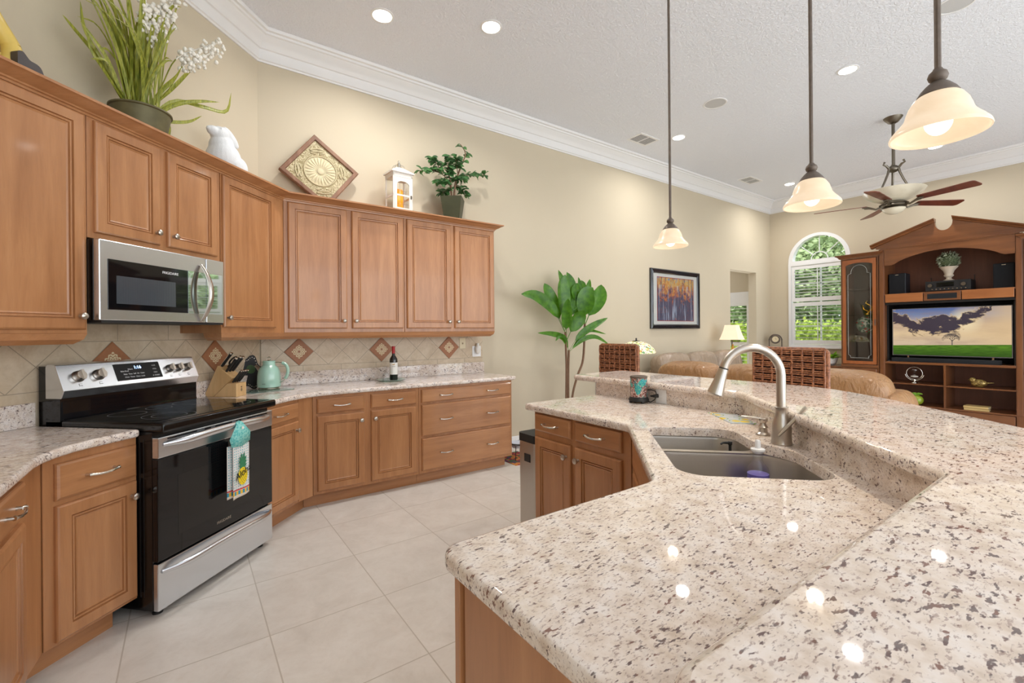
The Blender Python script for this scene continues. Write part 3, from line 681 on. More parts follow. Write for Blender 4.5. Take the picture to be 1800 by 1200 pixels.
text('lettering', 'FRIGIDAIRE', 0.020, 'shutter', d, (0.385, -0.0034, 1.712), (R(90), 0, 0))
n = 14; pts = [(0.592 + 0.012 * math.sin(PI * i / n), -0.008 - 0.058 * math.sin(PI * i / n) ** 0.8, 1.445 + 0.345 * i / n) for i in range(n + 1)]
obj('handle', MB().tube(pts, [0.010 + 0.008 * math.sin(PI * i / n) for i in range(n + 1)], 12, flat=0.7), 'nickel', d)
cpn = obj('control_panel', MB().box(0.636, MW, 0, 0.035, 1.436, 1.837), 'steel', m, smooth=0, bev=0.004)
obj('touch_glass', MB().box(0.636, 0.759, -0.002, 0.001, 1.490, 1.744), 'mirrorglass', cpn, smooth=0); obj('glass_edge', MB().box(0.503, 0.632, -0.002, 0.002, 1.490, 1.744), 'mirrorglass', d, smooth=0)
# ================================================================== ISLAND
IT0, IT1 = 0.874, 0.914; BT0, BT1 = 1.002, 1.042
dg = lambda a, b: ((a + b) / R2, (a - b) / R2)
hole = rnd_poly([(*dg(1.478, 0.285), 0.09), (*dg(1.478, 0.752), 0.09), (*dg(1.82, 0.752), 0.16), (*dg(1.955, 0.655), 0.16), (*dg(2.20, 0.640), 0.10), (*dg(2.20, 0.272), 0.05)])
outl = rnd_poly([(1.72, 2.28, 0.03), (1.72, 1.45, 0.10), (1.136, 0.866, 0.09), (0.425, 0.866, 0.045), (0.425, 0.235), (1.405, 0.235), (2.39, 1.22), (2.39, 2.28)])
o = obj('countertop', slab(outl, IT0, IT1, hole=hole), 'granite', smooth=40, fixn='n'); tag(o, 'lower granite island countertop with the sink cut into it', 'countertop')
bar = rnd_poly([(2.335, 2.50, 0.05), (2.335, 1.235, 0.06), (1.366, 0.266, 0.035), (0.335, 0.266, 0.06), (0.335, -0.36, 0.05), (1.62, -0.36), (2.60, 0.66, 0.5), (2.86, 1.0, 0.5), (2.90, 2.50, 0.06)])
o = obj('bar_countertop', slab(bar, BT0, BT1, r=0.016), 'granite', smooth=40, fixn='n'); tag(o, 'raised granite bar top bending around the sink side of the island', 'countertop')
us = [(2.37, 2.28), (2.37, 1.23), (1.395, 0.255), (0.46, 0.255), (0.46, 0.235), (1.403, 0.235), (2.39, 1.222), (2.39, 2.28)]
o = obj('granite_upstand', MB().prism(us, IT1, BT0), 'granite', smooth=0); tag(o, 'granite upstand between the lower island counter and the raised bar', 'upstand')
struct('wall_island', MB().prism([(2.392, 2.31), (2.392, 1.221), (1.404, 0.233), (0.46, 0.233), (0.46, 0.11), (1.455, 0.11), (2.51, 1.165), (2.51, 2.31)], 0, BT0), 'white', smooth=0)
# units
c = thing('base_cabinet', 'island base cabinet with two drawers over two doors, beside the trash can', 'cabinet', at('I', -2.21), ang('I'))
carcass(c, 0.75, 0.10, 0.873, 0.63); obj('toe_kick', MB().box(0.0, 0.75, 0.07, 0.09, 0, 0.10), 'cabx', c, smooth=0)
drawer(c, 0.018, 0.335, 0.758, 0.862, (0.5,)); drawer(c, 0.37, 0.700, 0.758, 0.862, (0.5,)); door(c, 0.018, 0.335, 0.125, 0.722, 'R'); door(c, 0.37, 0.700, 0.125, 0.722, 'L')
c = thing('sink_base_cabinet', 'angled island cabinet under the double sink', 'cabinet', (0, 0, 0))
obj('carcass', MB().prism([(1.757, 1.455), (1.757, 1.437), (1.151, 0.833), (1.151, 0.26), (1.41, 0.26), (2.38, 1.23), (2.38, 1.455)], 0.10, 0.655).prism([(1.757, 1.455), (1.757, 1.437), (1.153, 0.833), (1.165, 0.815), (1.785, 1.435), (1.785, 1.455)], 0.655, 0.873), 'cab', c, smooth=0)
e = bpy.data.objects.new('front', None)
dd = thing('sink_doors', 'x', 'x', at('D', -2.26), ang('D'))
mb = MB()
d1 = door(dd, 0.05, 0.42, 0.125, 0.70, 'R'); d2 = door(dd, 0.45, 0.82, 0.125, 0.70, 'L'); d3 = drawer(dd, 0.05, 0.82, 0.725, 0.862, ())
bpy.context.view_layer.update()
for d_ in (d1, d2, d3):
    w_ = dd.matrix_basis.copy(); d_.parent = c; d_.matrix_basis = w_
bpy.data.objects.remove(dd); bpy.data.objects.remove(e)
c = thing('base_cabinet', 'near end of the island with plain maple end panel and narrow stile', 'cabinet', (0, 0, 0))
obj('carcass', MB().box(0.462, 1.149, 0.262, 0.831, 0.10, 0.873), 'cab', c, smooth=0, bev=0.0015)
obj('end_panel', MB().box(0.452, 0.462, 0.262, 0.800, 0.0, 0.873), 'cab', c, smooth=0); obj('corner_stile', MB().box(0.446, 0.462, 0.812, 0.832, 0.0, 0.873), 'cab', c, smooth=0, bev=0.002)
obj('toe_kick', MB().box(0.47, 1.14, 0.74, 0.76, 0, 0.10), 'cabx', c, smooth=0)
# ---- sink
sk = thing('double_sink', 'undermount stainless double bowl sink in the island', 'sink', (*dg(1.84, 0.5), 0.67))
ox, oy = dg(1.84, 0.5)
def bowl(pts, name, zt=0.868, zb=0.675):
    o_ = rnd_poly([(*dg(a, b), r_) for a, b, r_ in pts]); o_ = [(x - ox, y - oy) for x, y in o_]; zz = lambda v: v - 0.67
    seq = [(0, zt), (0.002, zt - 0.01), (0.010, zb + 0.06), (0.018, zb + 0.025), (0.035, zb + 0.008), (0.06, zb + 0.002)]
    mb = MB().rings([[(*p, zz(z)) for p in offset(o_, d)] for d, z in seq], cap0=False)
    out = [(d - 0.003, z) for d, z in seq]; out[-1] = (0.057, zb - 0.003)
    mb.rings([[(*p, zz(z)) for p in offset(o_, d)] for d, z in out], cap0=False)
    b_ = obj(name, mb, 'steelv', sk, smooth=60, fixn=False); return b_, o_
b1, o1 = bowl([(1.468, 0.277, 0.08), (1.468, 0.762, 0.08), (1.83, 0.762, 0.12), (1.925, 0.69, 0.10), (1.925, 0.277, 0.05)], 'bowl')
b2, o2 = bowl([(1.955, 0.262, 0.05), (1.955, 0.665, 0.06), (2.212, 0.652, 0.09), (2.212, 0.262, 0.05)], 'bowl')
fl = [(x - ox, y - oy) for x, y in rnd_poly([(*dg(1.445, 0.25), 0.1), (*dg(1.445, 0.785), 0.1), (*dg(1.86, 0.785), 0.1), (*dg(1.98, 0.69), 0.1), (*dg(2.235, 0.675), 0.1), (*dg(2.235, 0.24), 0.05)])]
obj('flange', MB().prism(fl, 0.197, 0.2035, holes=[o1, o2]), 'steelv', sk, smooth=0)
for a, b in ((1.69, 0.51), (2.08, 0.45)):
    x, y = dg(a, b); obj('drain', MB().lathe([(0.045, 0.0075), (0.043, 0.0105), (0.034, 0.0085), (0.0, 0.0075)], 24, (x - ox, y - oy, 0)), 'chrome', sk)
# ---- faucet
f = thing('kitchen_faucet', 'satin nickel gooseneck pull-down faucet behind the island sink', 'faucet', (1.893, 0.833, IT1), R(135))   # local +x points over the sink
obj('base', MB().lathe([(0.036, 0), (0.038, 0.004), (0.036, 0.012), (0.0345, 0.035), (0.036, 0.060), (0.034, 0.078), (0.027, 0.098), (0.022, 0.118), (0.0225, 0.135), (0.025, 0.145), (0.021, 0.147)], 28), 'nickel', f)
pts = [(0, 0, 0.13), (0, 0, 0.20), (0, 0, 0.27)] + [(0.107 - 0.107 * math.cos(a), 0, 0.27 + 0.107 * math.sin(a)) for a in [PI * k / 16 * 0.93 for k in range(1, 17)]]
obj('spout', MB().tube(pts, [0.017] * 3 + [0.0165] * 16, 16), 'nickel', f)
e_ = Vector(pts[-1]); d_ = (Vector(pts[-1]) - Vector(pts[-2])).normalized()
hd = obj('spray_head', MB().tube([e_ - d_ * 0.002, e_ + d_ * 0.012, e_ + d_ * 0.05, e_ + d_ * 0.105, e_ + d_ * 0.110], [0.0175, 0.0185, 0.0225, 0.031, 0.027], 20), 'nickel', f)
obj('join_ring', MB().tube([e_ - d_ * 0.004, e_ + d_ * 0.001], 0.0182, 18), 'blackm', hd)
h0 = Vector((-0.004, 0.028, 0.075)); obj('lever', MB().tube([h0 + Vector((0.03, 0.012, -0.035)), h0 + Vector((0.005, 0.014, -0.005)), h0 + Vector((-0.035, 0.020, 0.042)), h0 + Vector((-0.055, 0.026, 0.070)), h0 + Vector((-0.062, 0.028, 0.080))], [0.006, 0.010, 0.0085, 0.0105, 0.007], 12, flat=0.7), 'nickel', f)
s_ = thing('soap_dispenser', 'satin nickel soap dispenser standing left of the faucet', 'soap dispenser', (1.995, 0.952, IT1), R(135))
obj('base', MB().lathe([(0.028, 0), (0.027, 0.006), (0.018, 0.014), (0.0165, 0.030), (0.020, 0.034), (0.013, 0.045), (0.012, 0.052), (0.018, 0.060), (0.019, 0.070), (0.016, 0.073), (0, 0.073)], 22), 'nickel', s_)
obj('nozzle', MB().tube([(0, 0, 0.066), (0.03, 0, 0.072), (0.085, 0.0, 0.078)], [0.006, 0.005, 0.004], 10), 'nickel', s_)
# ---- bottles in the sink
b = thing('dish_soap_bottle', 'clear round bottle with purple soap and white stopper in the near sink bowl', 'bottle', (1.700, 0.830, 0.6785))
obj('glass_body', MB().lathe([(0.034, 0), (0.038, 0.004), (0.038, 0.160), (0.034, 0.180), (0.020, 0.198), (0.016, 0.206), (0.018, 0.236), (0.019, 0.242)], 24), thin_glass('bottle_plastic', (0.93, 0.94, 0.96, 1), 0.35), b)
obj('soap', MB().lathe([(0.033, 0.004), (0.036, 0.008), (0.036, 0.158), (0, 0.159)], 24), plain('purple_soap', (116, 104, 190), 0.2, var=0.03), b)
obj('stopper', MB().lathe([(0.016, 0.232), (0.024, 0.242), (0.024, 0.248), (0.010, 0.251), (0.009, 0.276), (0.006, 0.280), (0, 0.280)], 18), 'shutter', b)
b = thing('pump_bottle', 'dark soap pump bottle standing in the far sink bowl', 'bottle', (1.900, 1.045, 0.6785), R(150))
obj('bottle_body', MB().lathe([(0.030, 0), (0.032, 0.004), (0.032, 0.115), (0.020, 0.132), (0.014, 0.135), (0.014, 0.150)], 20), 'glass', b)
obj('pump', MB().lathe([(0.016, 0.145), (0.016, 0.160), (0.006, 0.164), (0.006, 0.188), (0.009, 0.192), (0.009, 0.204), (0, 0.205)], 16).tube([(0, 0, 0.198), (0.03, 0, 0.200), (0.042, 0, 0.194)], [0.006, 0.005, 0.004], 8), 'blackm', b)
# ---- candle warmer, its plug and the outlet
b = thing('fragrance_warmer', 'mosaic glass fragrance warmer in turquoise, red and silver on a dark footed base', 'lamp', (2.300, 1.850, IT1), R(20))
t = NT('mosaic'); v = t.n('ShaderNodeTexVoronoi'); t.l(t.pos('obj'), v.inputs['Vector']); v.inputs['Scale'].default_value = 190
x, y, z = t.sep(v.outputs['Color']); zo = t.noise(t.pos('obj', scale=(1, 1, 0.8)), 19, 2)
ca = t.ramp(x, [(0.0, lin((40, 130, 150))), (0.5, lin((60, 170, 170))), (1.0, lin((110, 190, 160)))]); cb_ = t.ramp(x, [(0.0, lin((84, 40, 36))), (0.45, lin((150, 90, 76))), (0.8, lin((220, 200, 190))), (1, lin((150, 150, 160)))])
c = t.mix(t.step(zo, 0.50, 0.54), cb_, ca); t.col(c); t.set(0.15, 0.3); t.bump(v.outputs[0], 0.5, 0.002); M['mosaic'] = t.m
obj('glass_cylinder', MB().lathe([(0.050, 0.034), (0.0515, 0.04), (0.0515, 0.152), (0.052, 0.156)], 32), 'mosaic', b)
obj('rim', MB().lathe([(0.052, 0.154), (0.0535, 0.157), (0.0535, 0.166), (0.047, 0.168), (0.043, 0.161), (0, 0.160)], 32), 'bronze', b)
obj('base', MB().lathe([(0.055, 0.010), (0.062, 0.014), (0.061, 0.024), (0.056, 0.030), (0.054, 0.038), (0, 0.038)], 32), 'blackm', b)
for k in range(4): a = PI / 4 + k * PI / 2; obj('foot', MB().sph((0.053 * math.cos(a), 0.053 * math.sin(a), 0.009), (0.012, 0.012, 0.009), 10, 8), 'blackm', b)
cdn = obj('cord', MB().tube([(2.345, 1.842, 0.922), (2.352, 1.80, 0.918), (2.352, 1.772, 0.935), (2.352, 1.755, 0.963), (2.35, 1.762, 0.99), (2.345, 1.79, 1.005 - 0.01), (2.345, 1.84, 0.990)], 0.0028, 8), 'blackm', smooth=60); tag(cdn, 'black power cord of the mosaic warmer, looping at the outlet', 'cord')
obj('plug', MB().tube([(2.362, 1.752, 0.962), (2.345, 1.765, 0.960), (2.338, 1.790, 0.958)], [0.012, 0.010, 0.004], 10), 'blackm', cdn)
def plate(name, loc, rz, w, h, label, cat, kind):
    p = thing(name, label, cat, loc, rz)
    obj('cover', MB().box(-w / 2, w / 2, -0.005, 0, -h / 2, h / 2), kind, p, smooth=0, bev=0.002)
    return p
# socket plate on the upstand faces -x
p = plate('wall_outlet', (2.370, 1.735, 0.958), R(-90), 0.075, 0.085, 'white outlet cover on the granite upstand beside the mosaic warmer', 'outlet', 'shutter')
obj('socket', MB().box(-0.012, 0.010, -0.0065, -0.004, -0.030, -0.004).box(-0.012, 0.010, -0.0065, -0.004, 0.004, 0.030), 'white', p, smooth=0)
# ---- lemon cutting board
t = NT('lemon_print'); v = t.n('ShaderNodeTexVoronoi'); t.l(t.pos('obj'), v.inputs['Vector']); v.inputs['Scale'].default_value = 15; v.inputs['Randomness'].default_value = 0.7
d = v.outputs[0]; v2 = t.noise(t.pos('obj'), 60, 2)
bgc = t.mix(t.step(v2, 0.45, 0.6), lin((214, 222, 226)), lin((196, 212, 224))); c = t.mix(t.step(d, 0.42, 0.40) if False else t.math('LESS_THAN', d, 0.36), bgc, lin((246, 214, 60)))
c = t.mix(t.math('MULTIPLY', t.math('GREATER_THAN', d, 0.36), t.math('LESS_THAN', t.math('ABSOLUTE', t.math('SUBTRACT', d, 0.50)), 0.035)), c, lin((150, 186, 110))); t.col(c); t.set(0.12); M['lemon'] = t.m
cbp = [(2.300, 1.385), (2.352, 1.258), (2.195, 1.075), (2.118, 1.160)]
o = obj('cutting_board', MB().prism([(x - 2.24, y - 1.22) for x, y in cbp], 0, 0.005), 'lemon', smooth=0, loc=(2.24, 1.22, IT1)); tag(o, 'glass cutting board printed with lemons lying beside the sink', 'cutting board')

# ================================================================== PENDANTS
def pendant(x, y, z, label, s=1.0):
    p = thing('pendant_light', label, 'pendant light', (x, y, z), 0, 'pendant lights over the bar')
    R0 = 0.108
    prof_o = [(R0, 0.0), (R0 * 1.01, 0.004), (R0 * 0.985, 0.012), (R0 * 0.90, 0.024), (R0 * 0.80, 0.036), (R0 * 0.715, 0.048), (R0 * 0.68, 0.056), (R0 * 0.655, 0.066), (R0 * 0.60, 0.084), (R0 * 0.50, 0.102), (R0 * 0.38, 0.114), (R0 * 0.27, 0.121)]
    prof_i = [(r_ - 0.004, z_ + 0.001) for r_, z_ in prof_o][::-1]
    obj('lamp_shade', MB().open_lathe(prof_o + prof_i + [prof_o[0]], 40), 'shade', p, smooth=60)
    obj('bulb', MB().sph((0, 0, 0.036), (0.031, 0.031, 0.036), 18, 12), 'bulb', p)
    obj('socket_cap', MB().lathe([(0.046, 0.106), (0.047, 0.112), (0.040, 0.124), (0.028, 0.138), (0.018, 0.147), (0.014, 0.150), (0.020, 0.155), (0.023, 0.164), (0.020, 0.174), (0.012, 0.181), (0.010, 0.186), (0.0, 0.187)], 24), 'bronze', p)
    obj('rod', MB().tube([(0, 0, 0.18), (0, 0, CZ - z - 0.03)], 0.0078, 10), 'bronze', p)
    obj('canopy', MB().lathe([(0.012, CZ - z - 0.045), (0.03, CZ - z - 0.035), (0.062, CZ - z - 0.012), (0.066, CZ - z - 0.001)], 24), 'bronze', p)
    l = bpy.data.lights.new('pendant_glow', 'SPOT'); l.spot_size = R(140); l.spot_blend = 0.6; l.energy = 9.0; l.color = (1, 0.86, 0.66); l.shadow_soft_size = 0.03
    lo = bpy.data.objects.new('pendant_glow', l); COL.objects.link(lo); lo.location = (x, y, z - 0.012)
    return p
pendant(2.548, 1.786, 1.905, 'glowing bell pendant light hanging farthest from the camera, in front of the blank wall')
pendant(2.217, 0.844, 1.898, 'glowing bell pendant light hanging in the middle, below the small ceiling vent')
pendant(1.724, 0.337, 1.905, 'largest, nearest glowing bell pendant light with its bulb in plain view')
# ================================================================== CEILING FIXTURES
def downlight(x, y, label, pw=14):
    o = thing('recessed_light', label, 'ceiling light', (x, y, CZ), 0, 'recessed lights in the ceiling')
    obj('trim_ring', MB().lathe([(0.092, 0), (0.092, -0.004), (0.076, -0.008), (0.072, -0.002)], 32), 'shutter', o); obj('lens', MB().lathe([(0.072, -0.002), (0.070, -0.005), (0, -0.006)], 32), 'led', o)
    l = area('downlight', (x, y, CZ - 0.012), (0, 0, 0), 0.14, 0.14, pw, (1, 0.98, 0.95), 'DISK'); l.data.spread = R(150)
downlight(1.304, 3.573, 'recessed ceiling light nearest the kitchen corner, above the lantern side of the cabinets')
downlight(2.096, 3.185, 'recessed ceiling light second from the kitchen corner, left of the pendant rods')
downlight(5.323, 1.70, 'recessed ceiling light between the middle and the nearest pendant rods')
downlight(5.318, 3.589, 'recessed ceiling light beside the larger ceiling vent')
downlight(8.617, 3.624, 'small recessed ceiling light farthest away, just above the middle pendant')
downlight(8.58, 1.71, 'recessed ceiling light directly behind the nearest pendant, over the entertainment center')
for x, y in ((1.9, -2.4), (5.4, -1.6), (8.4, -2.2)): downlight(x, y, 'recessed light above %s, out of view' % ('the nook' if x == 1.9 else 'the middle of the open side' if x == 5.4 else 'the far side'))
def cspk(x, y, label):
    o = thing('ceiling_speaker', label, 'speaker', (x, y, CZ), 0); obj('bezel', MB().lathe([(0.125, 0), (0.125, -0.004), (0.112, -0.006), (0.110, -0.002)], 32), 'shutter', o); obj('grille', MB().lathe([(0.110, -0.003), (0, -0.005)], 32), plain('grille_grey', (196, 196, 196), 0.7, var=0.12, scale=220), o)
cspk(4.865, 2.815, 'round white ceiling speaker between the far and middle pendant rods'); cspk(4.95, 0.86, 'round white ceiling speaker at the top picture edge beside the nearest rod')
def vent(x, y, w, h, label):
    o = thing('ceiling_vent', label, 'vent', (x, y, CZ), 0)
    obj('frame', MB().prism([(-w / 2, -h / 2), (w / 2, -h / 2), (w / 2, h / 2), (-w / 2, h / 2)], -0.006, 0, holes=[[(-w / 2 + .03, -h / 2 + .03), (w / 2 - .03, -h / 2 + .03), (w / 2 - .03, h / 2 - .03), (-w / 2 + .03, h / 2 - .03)]]).box(-0.008, 0.008, -h / 2 + 0.02, h / 2 - 0.02, -0.007, -0.001), 'shutter', o, smooth=0)
    mb = MB(); k = 9
    for i in range(k):
        yy = -h / 2 + 0.035 + i * (h - 0.07) / (k - 1); mb.box(-w / 2 + 0.03, w / 2 - 0.03, yy - 0.0065, yy + 0.0055, -0.005, -0.0035)
    obj('slats', mb, plain('vent_grey', (206, 206, 206), 0.6), o, smooth=0); obj('duct', MB().box(-w / 2 + 0.03, w / 2 - 0.03, -h / 2 + 0.03, h / 2 - 0.03, -0.002, -0.001), 'blackm', o, smooth=0)
vent(4.98, 3.90, 0.38, 0.25, 'square white ceiling vent near the crown moulding, left of the far pendant rod'); vent(7.84, 3.92, 0.40, 0.23, 'smaller looking ceiling vent farther back near the far room corner')
def smoke(): pass
# ================================================================== FAN
FZ = 2.88
f = thing('ceiling_fan', 'pewter ceiling fan with five red brown blades and alabaster bowl lights', 'fan', (6.98, 1.77, FZ))
dz = CZ - FZ
obj('canopy', MB().lathe([(0.02, dz - 0.075), (0.05, dz - 0.06), (0.075, dz - 0.03), (0.09, dz - 0.01), (0.095, dz)], 28), 'pewter', f)
obj('downrod', MB().tube([(0, 0, 0.44), (0, 0, dz - 0.06)], 0.017, 12), 'pewter', f)
obj('yoke', MB().sph((0, 0, 0.42), (0.055, 0.055, 0.045), 14, 10), 'pewter', f)
for a in (R(20), R(140), R(260)):
    ca, sa = math.cos(a), math.sin(a)
    obj('scroll_arm', MB().tube([(r_ * ca, r_ * sa, z_) for r_, z_ in ((0.10, 0.50), (0.115, 0.47), (0.085, 0.46), (0.05, 0.42), (0.065, 0.36), (0.10, 0.27), (0.15, 0.16), (0.19, 0.10))], [0.012, 0.010, 0.013, 0.016, 0.013, 0.012, 0.011, 0.012], 8), 'pewter', f)
t = NT('alabaster_bowl'); n = t.noise(t.pos('obj'), 6, 4, 0.6, 1.0); t.col(t.mix(n, lin((204, 194, 168)), lin((232, 226, 208)))); t.set(0.25); M['alab'] = t.m
obj('uplight_bowl', MB().open_lathe([(0.30, 0.150), (0.305, 0.146), (0.27, 0.10), (0.20, 0.055), (0.11, 0.02), (0.05, 0.005), (0.05, 0.012), (0.11, 0.028), (0.20, 0.064), (0.265, 0.108), (0.298, 0.150)], 36), 'alab', f, smooth=60)
obj('motor', MB().lathe([(0.04, 0.04), (0.09, 0.03), (0.125, 0.005), (0.13, -0.03), (0.10, -0.06), (0.06, -0.075)], 28), 'pewter', f)
obj('lower_bowl', MB().lathe([(0.115, -0.062), (0.11, -0.075), (0.085, -0.105), (0.04, -0.125), (0, -0.13)], 28), 'alab', f); obj('bowl_rim', MB().lathe([(0.12, -0.055), (0.125, -0.060), (0.12, -0.066), (0.112, -0.062)], 28), 'pewter', f)
obj('motor_ornament', MB().lathe([(0.13, 0.0), (0.145, -0.01), (0.13, -0.02)], 20), 'pewter', f)
for k in range(5):
    a = R(36 + 72 * k); M4 = Matrix.Rotation(a, 4, 'Z')
    brk = obj('blade_bracket', MB().tube([M4 @ Vector(p) for p in ((0.11, 0, -0.02), (0.17, 0, -0.045), (0.23, 0, -0.02), (0.28, 0, -0.008))], [0.014, 0.012, 0.014, 0.02], 8).sph(M4 @ Vector((0.275, 0, -0.006)), (0.035, 0.035, 0.012), 12, 8), 'pewter', f)
    B4 = M4 @ Matrix.Rotation(R(-12), 4, 'X')
    pl = rnd_poly([(0.26, -0.055, 0.02), (0.80, -0.075, 0.035), (0.81, 0.075, 0.035), (0.26, 0.055, 0.02)])
    obj('blade', MB().prism(pl, 0.0, 0.008, 0, B4), 'blade', brk, smooth=0)
# ================================================================== FOLIAGE HELPERS
def spline(pts, n):
    pts = [Vector(p) for p in pts]; P = [pts[0] * 2 - pts[1]] + pts + [pts[-1] * 2 - pts[-2]]; out = []; k = len(pts) - 1
    for i in range(n + 1):
        u = k * i / n; j = min(int(u), k - 1); f_ = u - j; a, b, c, d = P[j:j + 4]
        out.append(0.5 * ((2 * b) + (c - a) * f_ + (2 * a - 5 * b + 4 * c - d) * f_ ** 2 + (3 * b - a - 3 * c + d) * f_ ** 3))
    return out
def leaf(mb, pts, w, nrm=(0, -1, 0.3), n=10, fold=0.25, stalk=0.0, tip=1.0, mi=0):
    q = spline(pts, n); nrm = Vector(nrm).normalized(); vs = []; fs = []
    for i, p in enumerate(q):
        d = (q[min(i + 1, n)] - q[max(i - 1, 0)]).normalized(); s = d.cross(nrm)
        if s.length < 1e-3: s = Vector((1, 0, 0))
        s.normalize(); nn = s.cross(d); u = i / n
        if u < stalk: ww = w * 0.05
        else:
            v = (u - stalk) / (1 - stalk); ww = w * (0.05 + 0.95 * math.sin(PI * v ** 0.75) ** 0.7 * (1 if tip == 1.0 else tip)) if v < 1 else 0.001
        vs += [p - s * ww / 2 + nn * ww * fold, p, p + s * ww / 2 + nn * ww * fold]
    for i in range(n):
        a = i * 3; fs += [(a, a + 1, a + 4, a + 3), (a + 1, a + 2, a + 5, a + 4)]
    mb.add(vs, fs, mi)
def leafmat(name, c1, c2, rough=0.35, sc=(6, 6, 6)):
    t = NT(name); n = t.noise(t.pos('obj', scale=sc), 3, 4, 0.6); t.col(t.mix(t.step(n, 0.35, 0.65), lin(c1), lin(c2))); t.set(rough)
    tr = t.n('ShaderNodeBsdfTranslucent'); tr.inputs[0].default_value = lin(tuple(min(255, v * 1.2) for v in c2)); mx = t.n('ShaderNodeMixShader'); mx.inputs[0].default_value = 0.2
    t.l(t.b.outputs[0], mx.inputs[1]); t.l(tr.outputs[0], mx.inputs[2]); t.l(mx.outputs[0], t.out.inputs[0]); return t.m
M['grass'] = leafmat('striped_grass', (96, 112, 34), (176, 176, 70), 0.45, (40, 40, 2)); M['ficus'] = leafmat('ficus_leaf', (40, 80, 46), (84, 128, 72)); M['cordy'] = leafmat('broad_leaf', (44, 92, 14), (84, 136, 26), 0.3)
M['bark'] = plain('bark', (122, 92, 70), 0.8, var=0.3, scale=90); M['zinc'] = plain('aged_zinc', (104, 98, 68), 0.55, 0.3, var=0.4, scale=16); M['cream'] = plain('cream_petal', (240, 236, 226), 0.6, var=0.04)
TOPZ = 2.4685
# ---- grass plant in zinc pot on the cabinets
def g3(t, z, k=3.62): return Vector(((t - k / R2) / R2, (t + k / R2) / R2, z))
gp = thing('potted_plant', 'tall grass plant with white bell flowers in an aged zinc pot on the wall cabinets', 'plant', (*pK(2.272, 3.62), TOPZ), R(45)); gi = Matrix.Translation(Vector((*pK(2.272, 3.62), TOPZ))) @ Matrix.Rotation(R(45), 4, 'Z'); gi.invert()
obj('pot', MB().lathe([(0.105, 0), (0.118, 0.05), (0.142, 0.185), (0.150, 0.190), (0.150, 0.198), (0.142, 0.197), (0.138, 0.165), (0, 0.165)], 36), 'zinc', gp)
G = [[(2.196, 2.65), (2.088, 2.815), (1.989, 2.952), (1.976, 3.106)], [(2.186, 2.645), (2.073, 2.837), (1.975, 2.913), (1.912, 2.95)], [(2.186, 2.645), (2.059, 2.844), (1.962, 2.949), (1.93, 3.009)], [(2.206, 2.661), (2.166, 2.923), (2.121, 3.116), (2.056, 3.225)], [(2.212, 2.665), (2.182, 2.997), (2.137, 3.222), (2.122, 3.405)], [(2.229, 2.673), (2.221, 2.923), (2.216, 3.083), (2.233, 3.226)], [(2.245, 2.674), (2.265, 2.949), (2.301, 3.138), (2.259, 3.111)], [(2.28, 2.684), (2.372, 2.977), (2.43, 3.168), (2.458, 3.275)], [(2.273, 2.681), (2.324, 2.95), (2.347, 3.134), (2.319, 3.15)], [(2.262, 2.676), (2.23, 2.863), (2.199, 3.007), (2.152, 3.105)], [(2.322, 2.65), (2.466, 2.817), (2.655, 2.873), (2.821, 2.921), (2.848, 3.067)], [(2.322, 2.65), (2.465, 2.799), (2.611, 2.889), (2.748, 2.95)], [(2.297, 2.683), (2.427, 2.868), (2.516, 3.023), (2.541, 3.092)], [(2.351, 2.66), (2.425, 2.70), (2.472, 2.659), (2.471, 2.555)], [(2.212, 2.665), (2.118, 2.738), (2.053, 2.825), (1.955, 2.783)], [(2.245, 2.674), (2.175, 2.832), (2.089, 2.908), (2.045, 2.897)], [(2.196, 2.65), (2.058, 2.767), (1.974, 2.839), (1.948, 2.91)], [(2.297, 2.683), (2.359, 2.832), (2.408, 2.928), (2.428, 3.009)], [(2.343, 2.66), (2.425, 2.674), (2.546, 2.728), (2.632, 2.805)], [(2.239, 2.671), (2.208, 2.948), (2.19, 3.131), (2.179, 3.416)]]
rn = random.Random(3); mb = MB()
for L_ in G:
    dk = rn.uniform(-0.05, 0.08); pts = [gi @ g3(t, z, 3.62 - dk * i * 0.8) for i, (t, z) in enumerate(L_)]
    leaf(mb, pts, rn.uniform(0.020, 0.032), (rn.uniform(-.4, .4), -1, 0.4), 14)
for k in range(40):
    a = rn.uniform(-1.1, 0.45); h = rn.uniform(0.35, 0.85); dy = rn.uniform(-0.12, 0.05); x0 = rn.uniform(-0.09, 0.09)
    leaf(mb, [(x0, dy * 0.5, 0.16), (x0 + a * 0.10, dy, 0.16 + h * 0.5), (x0 + a * 0.26, dy * 1.8, 0.16 + h * 0.86), (x0 + a * 0.42, dy * 2.2, 0.16 + h * rn.uniform(0.8, 1.05))], rn.uniform(0.013, 0.024), (rn.uniform(-.6, .6), -1, 0.4), 12)
obj('grass_blades', mb, 'grass', gp, smooth=60, fixn=False)
